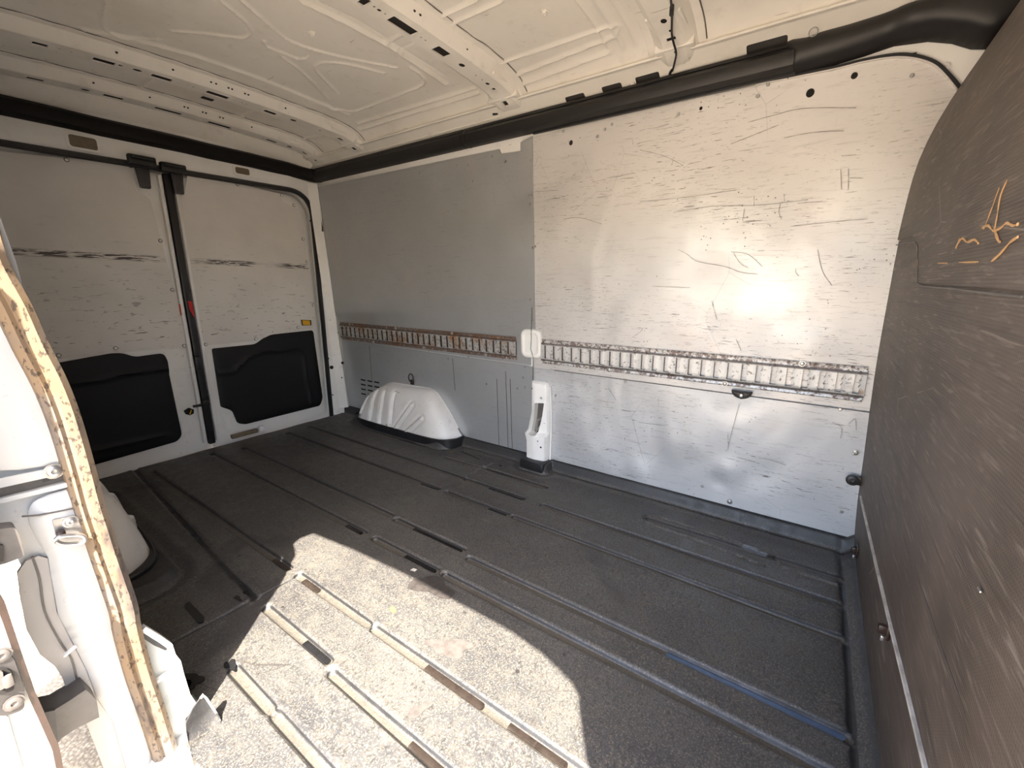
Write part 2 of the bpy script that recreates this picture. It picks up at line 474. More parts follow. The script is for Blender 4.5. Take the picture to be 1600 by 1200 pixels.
M['lining'] = m_lining()
def m_seal():
    n = NT('dirty_tan_seal'); x, y, z = n.xyz()
    c = n.mix(n.step(n.noise(8, 5, .6), .4, .65), (.21, .145, .088), (.155, .128, .105))
    c = n.mix(n.step(n.noise(120, 3, .6, n.mapv((1, 1, .6))), .555, .62, 0, .85), c, (.05, .038, .03))
    c = n.mix(n.step(n.noise(14, 4, .6, n.mapv((1, 1, .35))), .54, .64, 0, .75), c, (.055, .047, .047))
    return n.done(c, .6, 0, n.bump(n.noise(140, 3), .3, .001), .3)
M['seal'] = m_seal()
def m_ground():
    n = NT('gravel'); v = n.vor(90); f = n.noise(60, 4)
    c = n.mix(n.step(f, .35, .65), (.40, .33, .24), (.52, .44, .33))
    c = n.mix(n.step(v, .25, .6, 0, .6), c, (.17, .14, .11))
    return n.done(c, .9, 0, n.bump(v, .6, .004))
M['ground'] = m_ground()

# ================================================================== STRUCTURE
def wfn(off=0.0):
    return lambda u, v, d: Vector((u, wally(v)-off-d, v))
def rfn(X=-3.0):
    return lambda u, v, d: Vector((X+d, u, v))
def puff(poly, amt, soft):
    P = list(poly)+[poly[0]]
    return lambda a, b: amt*(1-math.exp(-float(poly_d(np.array(a), np.array(b), P))/soft))
def vmesh(bm): return bm

# ground outside
bm = bmesh.new(); bmesh.ops.create_grid(bm, x_segments=2, y_segments=2, size=25)
bm.transform(Matrix.Translation((0, 0, -.56)))
obj('ground', bm, M['ground'], kind='structure', smooth=False, loc=(0, 0, -.56))

# steel floor pan under the mat
obj('floor', box((-1.32, 1.03, -.050), (3.44, 1.86, .05), .004), M['white'], kind='structure', smooth=False)

# far wall: inner skin behind the sheets, with the slotted rail above
wall_r = obj('wall_right', sheet(rectp(-3.04, -.06, .48, 1.79), [], .015, wfn(-.008)), M['white'], kind='structure')
obj('wall_right_outer', sheet(rectp(-3.09, -.3, .63, 1.96), [], .01, lambda u, v, d: Vector((u, 2.03-d, v))), M['slot_shade'], kind='structure')
RY0, RZ0, RY1, RZ1 = 1.853, 1.738, 1.762, 1.795
RL = math.hypot(RY1-RY0, RZ1-RZ0); rn = Vector((0, RZ1-RZ0, -(RY1-RY0))).normalized()
def railfn(u, v, d):
    t = v/RL; return Vector((u, RY0+(RY1-RY0)*t, RZ0+(RZ1-RZ0)*t))-rn*d
def ruvp(px, py):
    p = on(px, py, (0, RY0, RZ0), rn); return (p.x, (Vector((0, p.y-RY0, p.z-RZ0))).length)
slots = []
for (a, b) in [((882, 152), (912, 145)), ((939, 136), (970, 129)), ((992, 122), (1029, 111)), ((1166, 71), (1231, 54))]:
    p, q = ruvp(*a), ruvp(*b); top = min((p[1]+q[1])/2, RL-.012)
    slots.append(fillet([(p[0], .004), (q[0], .004), (q[0], top), (p[0], top)], [0, 0, .008, .008], 4))
rail_outer = rectp(-3.02, 0, .5, RL)
obj('trim_1', sheet(rail_outer, slots, .0015, railfn, .05), M['roof'], kind='structure', label=None)
obj('rail_slot_shade', sheet(rectp(-3.0, .002, .45, RL-.004), [], .001, lambda u, v, d: railfn(u, v, d-.012)), M['slot_shade'], wall_r)  # dark sheet added as the shade seen through the rail slots
pth = [(x, RY1+.004, RZ1-.004) for x in (-3.0, .5)]
obj('trim_2', sweep(pth, [(-.004, -.004), (.012, -.004), (.012, .003), (-.004, .003)]), M['roof'], kind='structure')
pth = [(x, RY0-.035, RZ0+.024) for x in (-2.9, -1.33)]
obj('trim_3', sweep(pth, [(-.003, -.003), (.006, -.003), (.006, .003), (-.003, .003)]), M['roof'], kind='structure')

# ------------------------------------------------------------------ roof
def zbow(y): return 1.842-.050*((y-.98)/.9)**2-.030*sst(1.66, 1.80, y)
def zroof(x, y):
    t = np.abs((y-.98)/.88)
    return 1.888-.042*t**2-.25*np.minimum(t, .93)**14
def rl(pts, z=1.88):
    out = []
    for p in pts:
        zz = z
        for _ in range(3):
            q = onz(p[0], p[1], zz); zz = float(zroof(q.x, min(max(q.y, .1), 1.8)))
        out.append((q.x, q.y))
    return out
def sm2(pts, sub=6): return [(p.x, p.y) for p in smooth_path([(a, b, 0) for a, b in pts], sub)]
xs = np.arange(-3.03, .52, .006); ys = np.linspace(.12, 1.772, 276)
X, Y = np.meshgrid(xs, ys, indexing='ij')
Z = zroof(X, Y)
beads = []   # (path, half width, height; + hangs down)
swoosh = [[(377, 0), (402, 22), (428, 45), (455, 64), (500, 80), (560, 94), (620, 105)],
          [(344, 0), (366, 18), (386, 36), (393, 50), (380, 58), (362, 57), (320, 52), (269, 48)],
          [(413, 64), (416, 71), (440, 81), (464, 91), (476, 91), (480, 87)],
          [(528, 146), (505, 122), (493, 108), (496, 100), (510, 97), (545, 100), (600, 114)],
          [(480, 158), (530, 170), (554, 173), (590, 160), (650, 137), (663, 126), (655, 114), (640, 104)],
          [(440, 88), (470, 110), (500, 140), (522, 166)],
          [(165, 0), (160, 40), (190, 55), (250, 62)]]
for s_ in swoosh: beads.append((sm2(rl(s_)), .0055, .006))
beads.append((rl([(130, 45), (200, 58), (300, 85), (380, 112), (440, 135), (500, 160), (545, 178)]), .010, .009))
beads.append((rl([(470, 0), (539, 33), (605, 69), (640, 92), (696, 130)]), .011, .010))
beads.append((rl([(490, 0), (560, 32), (622, 72), (700, 122)]), .004, -.003))
beads.append((rl([(604, 66), (632, 51)]), .008, .005))
beads.append((rl([(620, 80), (655, 62)]), .005, -.004))
for a, b in [((560, 190), (744, 132)), ((562, 196), (746, 136)), ((632, 210), (786, 165)), ((640, 225), (786, 176)),
             ((690, 24), (746, -2)), ((704, 38), (784, 0)), ((781, 98), (955, 38)), ((800, 114), (958, 54)), ((795, 124), (950, 70)),
             ((835, 150), (1000, 102)), ((1130, 62), (1325, 10)), ((1130, 70), (1330, 20)),
             ((377, 183), (404, 168)), ((218, 135), (239, 120)), ((470, 216), (515, 207)), ((548, 240), (600, 222))]:
    beads.append((rl([a, b]), .007, .008))
beads.append((sm2(rl([(957, 37), (968, 40), (960, 53)])), .006, .004))
beads.append((sm2(rl([(952, 92), (955, 84), (972, 79)])), .006, .004))
for pth_, w_, h_ in beads:
    bx0 = min(p[0] for p in pth_)-.05; bx1 = max(p[0] for p in pth_)+.05
    i0, i1 = np.searchsorted(xs, bx0), np.searchsorted(xs, bx1)
    if i1 <= i0: continue
    d = poly_d(X[i0:i1], Y[i0:i1], pth_)
    Z[i0:i1] -= h_*np.exp(-(d/w_)**2)
# wide double fold ahead of the front bow
for xc, w_, h_ in ((-.66, .006, .005), (-.705, .010, .006), (-.755, .006, .004)):
    Z -= h_*np.exp(-((X-xc+.01*(Y-1.5))/w_)**2)*sstep(.3, .5, Y)*(1-sstep(1.70, 1.74, Y))
roof_me = hfield(xs, ys, Z)
ceiling = obj('ceiling', roof_me, M['roof'], kind='structure')
bm = bmesh.new(); bmesh.ops.create_grid(bm, x_segments=1, y_segments=1, size=1)
bm.transform(Matrix.Translation((-1.23, 1.04, 1.952)) @ Matrix.Diagonal((1.87, 1.0, 1, 1)))
obj('ceiling_outer', bm, M['white'], kind='structure', smooth=False)
obj('back_light_block', box((-3.09, 1.0, .80), (.03, 2.1, 2.3), 0), M['white'], kind='structure', smooth=False)  # unseen box added behind the rear doors to stop light leaks
obj('wall_front_outer', box((.62, 1.0, .80), (.03, 2.1, 2.3), 0), M['white'], kind='structure', smooth=False)
obj('wall_left_outer', box((-1.25, .07, 1.86), (3.7, .08, .24), 0), M['white'], kind='structure', smooth=False)
bm = sweep([(-2.955, y, zbow(y)-.012) for y in np.linspace(.12, 1.80, 20)], [(-.05, -.035), (.0, -.04), (.045, -.012), (.075, .03), (.075, .045), (-.05, .045)], up=(0, 0, 1))
obj('rear_roof_rail', bm, M['roof'], ceiling)

def zz_bow(px, py):
    z = 1.83
    for _ in range(4):
        q = onz(px, py, z); z = zbow(q.y)
    return q
def make_bow(xc, hw, marks, rounds, y0=.125, y1=1.845, depth=.045, lip=.025, side_holes=()):
    """pressed roof bow with real slots in its lower face"""
    holes = []
    for a, b, w in marks: holes.append(rectp(a, -w/2, b, w/2, .003, 2))
    for y, v, r in rounds: holes.append(circp(y, v, r*1.3, r, 10))
    fn = lambda u, v, d: Vector((xc+v, u, zbow(u)-d))
    def hh(u, v):
        return .004*sst(1.30, 1.36, u)*0 + (.003 if any(abs(v) < w/2+.006 and a-.01 < u < b+.01 for a, b, w in marks) else 0)
    bm = sheet(rectp(y0, -hw, y1, hw), holes, .0012, fn, .011, h=hh)
    yy = np.linspace(y0, y1, 40)
    for sgn in (1, -1):
        prof = []
        for y in yy:
            zb = zbow(y); zt = float(zroof(0, min(y, 1.772)))-.004; zt = max(zt, zb+.012)
            k = .010*math.sin(min(max((y-1.42)/.05, 0), 1)*math.pi/2)      # the bow steps wider towards its foot
            prof.append([Vector((xc+sgn*(hw), y, zb)), Vector((xc+sgn*(hw+.006+k*.4), y, zb+.004)), Vector((xc+sgn*(hw+.022+k), y, zt-.008)),
                         Vector((xc+sgn*(hw+.026+k), y, zt-.002)), Vector((xc+sgn*(hw+.026+lip+k), y, zt-.001)), Vector((xc+sgn*(hw+.027+lip+k), y, zt+.003))])
        rows = [[bm.verts.new(p) for p in r] for r in prof]
        for i in range(len(rows)-1):
            for j in range(5): bm.faces.new((rows[i][j], rows[i+1][j], rows[i+1][j+1], rows[i][j+1]))
    bmesh.ops.recalc_face_normals(bm, faces=bm.faces[:])
    b = obj('roof_bow', bm, M['roof'], ceiling)
    yl = np.linspace(y0, y1-.012, 24)
    cv = bmesh.new()
    rr = [[cv.verts.new((xc-hw+.002, y, zbow(y)+.0045)), cv.verts.new((xc+hw-.002, y, zbow(y)+.0045))] for y in yl]
    for i in range(len(rr)-1): cv.faces.new((rr[i][0], rr[i][1], rr[i+1][1], rr[i+1][0]))
    obj('bow_slot_shade', cv, M['hole_shade'], b)  # dark sheet just above the slots, stands in for shade inside the bow
    for sgn in (1, -1):
        pl = [Vector((xc+sgn*(hw+.028+lip+.010*math.sin(min(max((y-1.42)/.05, 0), 1)*math.pi/2)), y, float(zroof(0, min(y, 1.76)))-.001+.0012*math.sin(y*60))) for y in np.linspace(y0, 1.76, 90)]
        obj('sealer_bead', tube(pl, .0017, 5), M['bracket'] if sgn > 0 else M['roof'], b)
    # foot bracket where the bow meets the side rail
    f = bmesh.new()
    for a, l_, w_ in ((1.66, .16, hw+.020), (1.765, .08, hw+.030)):
        z = zbow(a)
        box((xc, a, z+.036), (w_*2, l_, .050), .003, bm=f)
    obj('bow_foot', f, M['roof'], b)
    g = bmesh.new()
    for y in side_holes:
        m_ = Matrix.Translation((xc+hw+.016, y, zbow(y)+.022)) @ Matrix.Rotation(math.radians(62), 4, 'Y')
        bmesh.ops.create_cone(g, cap_ends=True, segments=10, radius1=.004, radius2=.004, depth=.004, matrix=m_)
    if side_holes: obj('side_hole', g, M['hole_shade'], b, kind='stuff')
    return b
def ys_of(pairs, w=.02): return [(zz_bow(*a).y, zz_bow(*b).y, w) for a, b in pairs]
b3 = ys_of([((560, 0), (575, 5)), ((609, 27), (650, 51)), ((680, 73), (705, 84))], .040)
b3r = [(zz_bow(722, 102).y, 0, .011), (zz_bow(762, 131).y, 0, .008), (zz_bow(591, 17).y, 0, .006), (zz_bow(582, 12).y, .002, .003), (zz_bow(600, 23).y, 0, .003), (zz_bow(657, 59).y, 0, .003), (zz_bow(665, 63).y, 0, .003), (zz_bow(743, 118).y, 0, .003), (zz_bow(753, 125).y, 0, .003)]
b3 += [(1.655, 1.675, .016), (1.735, 1.765, .022), (.55, .66, .04), (.72, .82, .04)]
make_bow(-1.262, .046, b3, b3r, side_holes=(1.16, 1.185, 1.42, 1.62))
def bowx(pairs, px_off=0): return pairs
sl = [(.46, .50, .03), (.62, .685, .038), (.80, .87, .038), (1.00, 1.09, .04), (1.25, 1.31, .036), (1.66, 1.69, .022), (1.75, 1.785, .026)]
rd = [(.70, 0, .008), (.755, 0, .012), (1.40, 0, .013), (.53, 0, .004), (.56, 0, .004), (.93, 0, .004), (.95, 0, .004), (1.15, 0, .004), (1.17, 0, .004), (1.55, 0, .005)]
make_bow(-2.385, .045, sl, rd, side_holes=(.68, .86, 1.0, 1.02, 1.07, 1.085, 1.14, 1.155, 1.33, 1.52))
sl = [(.50, .55, .03), (.74, .81, .036), (.93, 1.04, .036), (1.16, 1.27, .036), (1.46, 1.52, .03), (1.68, 1.71, .02), (1.76, 1.79, .022)]
make_bow(-2.80, .040, sl, [(.68, 0, .012), (1.60, 0, .012), (1.10, 0, .003)], side_holes=(.7, .9, 1.04, 1.055, 1.12, 1.135, 1.2, 1.215, 1.36, 1.6))
q4 = [zz_bow(*p) for p in ((1059, 26), (1065, 43), (1075, 66), (1086, 97))]
make_bow(-.525, .036, [(q4[2].y-.008, q4[2].y+.008, .030), (q4[3].y-.014, q4[3].y+.014, .034), (1.2, 1.3, .026), (1.38, 1.45, .026)],
         [(q4[0].y, 0, .010), (q4[1].y, .006, .006), (1.745, 0, .004)], side_holes=(1.5, 1.69, 1.71))
# threaded nuts pressed in the roof
nutm = disc(.011, .008, 6, .2, True, .016)
for p in ((487, 51), (851, 18), (991, 82), (1058, 152)):
    if p[1] > 140: continue
    q = rl([p])[0]
    share('roof_nut', nutm, M['steel'] if False else M['roof'], ceiling, (q[0], q[1], float(zroof(*q))-.001), (math.pi, 0, .3))
q = rl([(324, 154)])[0]
obj('oval_hole', box((q[0], q[1], float(zroof(*q))-.001), (.03, .05, .004), .0015), M['hole_shade'], ceiling)

# ------------------------------------------------------------------ rear wall, pillars, header
AP = fillet([(.165, -.05), (1.805, -.045), (1.812, .7), (1.812, 1.605), (.165, 1.585)], [.03, .04, 0, .16, .10], 10)
RWX = -2.965
rear_outer = [(.05, -.06), (1.90, -.06), (1.905, .07), (1.925, .1), (1.90, 1.0), (1.872, 1.69), (1.84, 1.845), (.05, 1.845)]
APl = AP+[AP[0]]
def rear_h(a, b):
    d = float(poly_d(np.array(a), np.array(b), APl))
    v = .022*sst(.0, .035, d)
    if b < 1.5: v += .008*sst(.055, .065, a-1.805+.0) if a > 1.8 else 0
    return v
wall_b = obj('wall_back', sheet(rear_outer, [AP], .04, rfn(RWX-.012), .028, h=rear_h), M['white'], kind='structure')
# side face of the rear pillar towards the wall sheets
bm = bmesh.new()
for z0, z1 in ((.05, 1.66),):
    pts = [(RWX+.018, wally(z0)-.07, z0), (RWX+.052, wally(z0)-.018, z0), (RWX+.052, wally(z1)-.018, z1), (RWX+.018, wally(z1)-.07, z1)]
    vs = [bm.verts.new(p) for p in pts]; vb = [bm.verts.new(Vector(p)+Vector((-.012, .02, 0))) for p in pts]
    bm.faces.new(vs); bm.faces.new(vb[::-1])
    for i in range(4): bm.faces.new((vs[i], vb[i], vb[(i+1) % 4], vs[(i+1) % 4]))
bmesh.ops.recalc_face_normals(bm, faces=bm.faces[:])
obj('pillar_face', bm, M['white'], wall_b)
for px, py, r in ((529, 417, .008), (520, 370, .004), (535, 567, .010), (518, 574, .014), (534, 590, .005), (513, 416, .003), (513, 560, .006), (512, 600, .004), (480, 315, .004), (485, 345, .006), (521, 470, .004), (528, 520, .004), (516, 500, .004), (520, 617, .005)):
    q = on(px, py, (RWX+.02, wally(.8)-.06, .8), Vector((.85, -.5, 0)))
    m_ = disc(r, .003, 10, .2, False)
    share('pillar_hole', m_, M['hole_shade'], wall_b, q, (0, math.radians(90), math.radians(-25)))
# blanked openings in the header
for px, py, w_, h_ in ((131, 222, .098, .052), (380, 267, .080, .036)):
    q = onx(px, py, RWX+.024)
    s_ = obj('header_blank', sheet(fillet(rectp(q.y-w_/2, q.z-h_/2, q.y+w_/2, q.z+h_/2), .012, 5), [], .004, rfn(RWX+.014)), M['lens'], wall_b)
    o_ = fillet(rectp(q.y-w_/2-.012, q.z-h_/2-.010, q.y+w_/2+.012, q.z+h_/2+.010), .018, 5)
    i_ = fillet(rectp(q.y-w_/2, q.z-h_/2, q.y+w_/2, q.z+h_/2), .012, 5)
    obj('blank_rim', sheet(o_, [i_], .006, rfn(RWX+.016), .01), M['white'], wall_b)
# door seal round the rear opening
sp = [Vector((RWX-.004, p[0], p[1])) for p in AP]
ctr = Vector((RWX, 1.0, .8))
sp = [p+(ctr-p).normalized()*.004 for p in sp]+[sp[0]]
prof = [(-.012, -.010), (.012, -.010), (.016, .004), (.008, .014), (-.008, .014), (-.014, .004)]
seal_t = obj('rear_door_seal', sweep(sp, prof, up=(1, 0, 0)), M['rubber_black'], wall_b)

# ------------------------------------------------------------------ rear doors
screw_door = disc(.0072, .005, 14, .3, True)
washer_d = disc(.0100, .003, 14, .3, False)
ROTX = (0, math.radians(90), 0)
def door(name, outer, lining, trim, crease, screws, label):
    d = thing(name, label, 'door', (-3.0, outer[0][0], 0), kind='structure')
    fr = outer
    tr_in = trim
    def hh(a, b):
        e = float(poly_d(np.array(a), np.array(b), fr+[fr[0]]))
        v = .014*(1-math.exp(-e/.02))
        for bead in crease['frame']:
            v -= .004*math.exp(-(float(poly_d(np.array(a), np.array(b), bead))/.004)**2)
        return v
    obj('door_frame', sheet(fr, [], .035, rfn(-3.03), .012 if True else None, h=hh), M['white'], d)
    obj('lining_board', sheet(lining, [], .004, rfn(-3.008), .12), M['lining'], d)
    trl = trim+[trim[0]]
    def ht(a, b):
        e = float(poly_d(np.array(a), np.array(b), trl))
        v = .010*(1-math.exp(-e/.012))
        for bead in crease['trim']:
            v += .010*math.exp(-(float(poly_d(np.array(a), np.array(b), bead))/.010)**2)
        return v
    obj('lower_trim', sheet(trim, [], .008, rfn(-3.006), .014, h=ht), M['door_trim'], d)
    for p in screws:
        q = onx(p[0], p[1], -3.008)
        share('screw_washer', washer_d, M['darksteel'], d, q, ROTX)
        share('door_screw', screw_door, M['plate_white'], d, q+Vector((.001, 0, 0)), ROTX)
    return d
C4 = lambda pts: [(x/2.857, 220+y/2.857) for x, y in pts]
lin_r = [ruv(*p) for p in [(265, 302), (319, 540), (400, 533), (413, 528), (440, 521), (490, 512), (494, 493), (479.5, 395), (474, 348), (468, 326), (443, 316), (439, 303), (371, 286), (294, 273), (289, 300)]]
lin_r = fillet(lin_r, [.01, .012, 0, 0, 0, .015, 0, 0, .02, .02, .01, .01, 0, .01, .008], 4)
tr_r = [ruv(*p) for p in [(332, 545), (400, 538), (412, 529), (424, 523), (490, 516), (505, 622), (501, 634), (385, 663), (372, 662), (364, 642), (346, 636)]]
tr_r = fillet(tr_r, [.012, .02, .02, .02, .02, .02, .02, .01, .02, .02, .01], 4)
out_r = fillet([(1.020, -.03), (1.80, .01), (1.802, 1.585), (1.020, 1.578)], [.02, .05, .16, .01], 8)
cr_r = {'trim': [[ruv(*p) for p in [(336, 584), (366, 580), (388, 558), (410, 549), (462, 546), (472, 552), (486, 632)]]],
        'frame': [[ruv(*p) for p in q] for q in ([(345, 648), (357, 648), (366, 676), (352, 676), (345, 648)], [(320, 592), (333, 590)], [(312, 583), (335, 580)])]}
door('door_2', out_r, lin_r, tr_r, cr_r, C4([(1060, 195), (768, 242), (812, 455), (858, 667), (919, 909), (1142, 885), (1330, 833), (1398, 733), (1370, 540), (1352, 438), (1312, 288), (1257, 243)]),
     'white right rear door with grey board above black lower trim')
lin_l = [ruv(*p) for p in [(296, 540), (292, 544), (217, 549), (189, 551), (154, 556), (84, 562)]]+[(.40, .60), (.385, .665), (.215, .70), (.215, 1.50), (.26, 1.55)]+[ruv(*p) for p in [(20, 238), (101, 246), (189, 255), (210, 260), (213, 286), (222, 300), (236, 312)]]
lin_l = fillet(lin_l, [.01, .01, .02, .02, 0, .02, .01, .02, .02, .05, .05, 0, 0, 0, .01, 0, .01, .01], 4)
tr_l = [ruv(*p) for p in [(175, 552), (192, 552), (212, 558), (256, 552), (263, 564), (265, 585), (285, 680), (278, 690), (147, 727)]]+[(.28, .07), (.24, .10), (.24, .58), (.30, .605)]
tr_l = fillet(tr_l, [.02, .02, .02, .02, .02, 0, .03, .03, 0, .02, .02, .02, .02], 4)
out_l = fillet([(.178, -.03), (.985, -.03), (.985, 1.578), (.178, 1.572)], [.05, .02, .01, .12], 8)
cr_l = {'trim': [[ruv(*p) for p in [(110, 600), (160, 592), (230, 578), (262, 576)]], [(.30, .52), (.30, .15), (.78, .14)]],
        'frame': [[ruv(*p) for p in q] for q in ([(273, 583), (294, 580), (298, 604), (278, 607), (273, 583)], [(284, 620), (308, 617)], [(292, 660), (307, 655), (314, 680), (298, 688), (292, 660)])]}
d1 = door('door_1', out_l, lin_l, tr_l, cr_l, C4([(297, 85), (583, 112), (716, 446), (769, 665), (822, 915), (516, 926), (262, 958)]),
          'white left rear door with grey board above black lower trim')
d2 = bpy.data.objects['door_2']
# scripted details on the doors
def rpoly(pts, X): return [ruv(*p, X) for p in pts]
obj('lock_opening', sheet(rpoly([(287, 642), (295, 637), (303, 640), (303, 646), (297, 649), (290, 647)], -3.01), [], .003, rfn(-3.010)), M['hole_shade'], d1)
obj('lock_pin', sheet(rpoly([(296, 647), (299, 640), (300, 641), (297.5, 648)], -3.005), [], .003, rfn(-3.006)), M['amber'], d1)
obj('corner_catch', sheet(rpoly([(71, 540), (77, 541), (79, 556), (72, 555)], -3.0), [rpoly([(73, 544), (75.5, 544), (76.5, 552), (74, 552)], -3.0)], .008, rfn(-3.0)), M['white'], d1)
# amber level marker in its white bezel
a_o = fillet(rpoly([(469, 498.5), (487, 499), (488, 509.5), (471, 510)], -2.995), .004, 3)
obj('marker_bezel', sheet(a_o, [], .006, rfn(-2.996)), M['white'], d2)
obj('marker_edge', sheet(fillet(rpoly([(470, 499.5), (486.5, 500), (487, 508.5), (472, 509)], -2.994), .004, 3), [], .003, rfn(-2.994)), M['darksteel'], d2)
obj('amber_marker', sheet(rpoly([(473, 500.5), (484, 501), (485, 508), (474, 508)], -2.99), [], .003, rfn(-2.991)), M['amber'], d2)
# red tape on the meeting edge
obj('red_tape', sheet(rpoly([(293, 470), (300, 471), (305, 497), (303, 495), (296.5, 484)], -2.975), [], .002, rfn(-2.975)), M['red'], d2)
obj('red_tape', sheet(rpoly([(279.5, 475), (281.5, 475), (284, 493), (282.2, 493)], -2.975), [], .002, rfn(-2.975)), M['red'], d1)
# meeting edges: raised returns beside the black gap
for nm, dd, y0, y1, t in (('edge_return', d1, .955, .972, 1), ('edge_return', d2, 1.024, 1.040, -1)):
    bm = box(((-3.002), (y0+y1)/2, .80), (.03, y1-y0, 1.53), .004)
    obj(nm, bm, M['white'], dd)
bm = box((-2.998, .998, .80), (.03, .038, 1.56), .008)
obj('centre_gap_seal', bm, M['rubber_black'], label='black rubber strip closing the gap between the two rear doors', cat='door seal')
# upper bolts
def upper_bolt(hx, hy, ax, ay, label):
    q = onx(hx, hy, -2.935); r = onx(ax, ay, -2.96)
    t = thing('door_bolt', label, 'door bolt', (q.x, q.y, q.z-.1), 'bolts above the rear doors')
    obj('bolt_housing', box((-2.94, q.y, q.z), (.035, .115, .046), .006), M['plastic_black'], t)
    obj('bolt_arm', box((-2.975, r.y, r.z), (.024, .045, .105), .006, taper=1.3), M['darksteel'], t)
    obj('bolt_rod', tube([(-2.918, q.y-.048, q.z+.010), (-2.918, q.y+.048, q.z+.010)], .009, 10), M['plastic_black'], t)
upper_bolt(222, 251, 226, 277, 'black bolt mechanism over the left rear door, left of the centre gap')
upper_bolt(271, 263, 279, 287, 'black bolt mechanism over the right rear door, right of the centre gap')
# mid striker and stop on the gap
q = onx(317, 632, -2.985)
t = thing('gap_catch', 'small black catch bridging the two rear doors low on their gap', 'catch', (q.x, q.y, q.z-.02))
obj('catch_arm', box((q.x+.004, q.y-.015, q.z), (.02, .075, .014), .004), M['plastic_black'], t)
obj('catch_head', box((q.x+.010, q.y+.012, q.z+.008), (.03, .035, .04), .006), M['plastic_black'], t)
q = onx(309, 567, -2.985)
obj('gap_buffer', box((q.x, q.y, q.z), (.03, .03, .085), .008), M['rubber_black'], label='black rubber buffer on the meeting edge of the rear doors', cat='buffer')
# sill and its hardware
bm = bmesh.new()
box((-2.985, 1.0, -.03), (.05, 1.66, .03), .006, bm=bm)
obj('door_sill', bm, M['dirty_white'], wall_b)
q = onx(384, 688, -2.955)
obj('sill_catch', box((q.x, q.y, .042), (.03, .16, .026), .004), M['lens'], wall_b)
obj('sill_knob', box((-2.945, 1.275, .05), (.03, .035, .04), .010), M['white'], wall_b)

# ------------------------------------------------------------------ bulkhead on the right
BZ = [-.10, 0, .2, .42, .57, .75, .92, 1.1, 1.2, 1.3, 1.38, 1.46, 1.52, 1.63, 1.7, 1.78, 1.84]
BX = [.243, .235, .217, .207, .198, .19, .187, .184, .186, .190, .197, .222, .24, .295, .33, .37, .40]
def bxz(z): return float(np.interp(z, BZ, BX))
bulkw = thing('wall_front', None, None, (.24, 1.0, -.06), kind='structure')
# smooth profile by resampling
ZZ = np.linspace(-.06, 1.80, 120)
ker = np.ones(9)/9
bxs = np.convolve(np.pad(np.interp(ZZ, BZ, BX), 4, 'edge'), ker, 'valid')
def bx(z): return float(np.interp(z, ZZ, bxs))
bfn = lambda u, v, d: Vector((bx(v)-d, u, v))
bh = obj('lower_board', sheet(rectp(.06, -.06, 1.925, 1.13), [], .012, bfn, .06), M['bulk'], bulkw)
ub = [(1.925, 1.135), (1.56, 1.118), (1.49, 1.10), (1.455, 1.0), (.06, .985), (.06, 1.795), (1.84, 1.795), (1.865, 1.66)]
ub = fillet(ub, [0, .02, .03, .02, 0, 0, 0, 0], 5)
obj('upper_board', sheet(ub, [], .016, lambda u, v, d: Vector((bx(v)-.004-d, u, v)), .05), M['bulk'], bulkw)
def bq(px, py):
    x = .2
    for _ in range(4):
        q = onx(px, py, x); x = bx(q.z)
    return Vector((x, q.y, q.z))
s_ = [bq(*p) for p in [(1346, 776), (1356, 820), (1370, 880), (1392, 972), (1412, 1050), (1448, 1196), (1452, 1212)]]
obj('joint_strip', sweep([p+Vector((-.001, 0, 0)) for p in s_], [(-.0035, -.004), (.0035, -.004), (.0035, .003), (-.0035, .003)], up=(1, 0, 0)), M['edge_white'], bulkw)
s_ = [bq(*p) for p in [(1389, 780), (1415, 850), (1450, 948), (1475, 1022), (1497, 1084)]]
obj('scratch_line', sweep([p+Vector((0.0005, 0, 0)) for p in s_], [(-.0012, -.001), (.0012, -.001), (.0, .0006)], up=(1, 0, 0)), M['bracket'], bulkw)
s_ = [bq(*p)+Vector((-.0045, 0, 0)) for p in [(1398, 384), (1420, 379), (1434, 378), (1438, 384), (1438, 420), (1438, 443), (1446, 447), (1500, 452), (1560, 459), (1606, 464)]]
obj('board_edge', sweep(s_, [(-.0012, -.001), (.0012, -.001), (.0012, .001), (-.0012, .001)], up=(1, 0, 0)), M['bracket'], bulkw)
# dried glue on the upper board
bm = bmesh.new()
for path, r in ([[(1583, 280), (1572, 305), (1566, 340), (1563, 356)], .0016], [[(1570, 292), (1556, 330), (1545, 358)], .0012],
                [[(1502, 383), (1510, 372), (1518, 378), (1530, 374), (1536, 380)], .0022], [[(1542, 356), (1552, 352), (1560, 360), (1572, 356), (1582, 348), (1592, 352), (1600, 350)], .002],
                [[(1558, 408), (1572, 396), (1588, 378), (1600, 370)], .0022], [[(1470, 411), (1486, 411)], .0012], [[(1505, 410), (1536, 409)], .0014],
                [[(1562, 356), (1568, 374), (1572, 378)], .0022], [[(1436, 382), (1438, 400), (1438, 440)], .0008], [[(1506, 372), (1500, 388)], .0018]):
    pts = smooth_path([bq(*p)+Vector((-.005, 0, 0)) for p in path], 4)
    sc = [.9+.8*abs(math.sin(i*2.3+path[0][0]))-.3*math.cos(i*.9) for i in range(len(pts))]
    sweep(pts, [(r*math.cos(a), r*.5*math.sin(a)) for a in np.linspace(0, 2*math.pi, 7)[:-1]], up=(1, 0, 0), bm=bm, scale=[k*.6 for k in sc])
obj('dried_glue', bm, M['glue'], bulkw, kind='stuff')
obj('blue_fleck', box(bq(1535, 923)+Vector((-.002, 0, 0)), (.003, .010, .003), .001), M['steel'], bulkw)
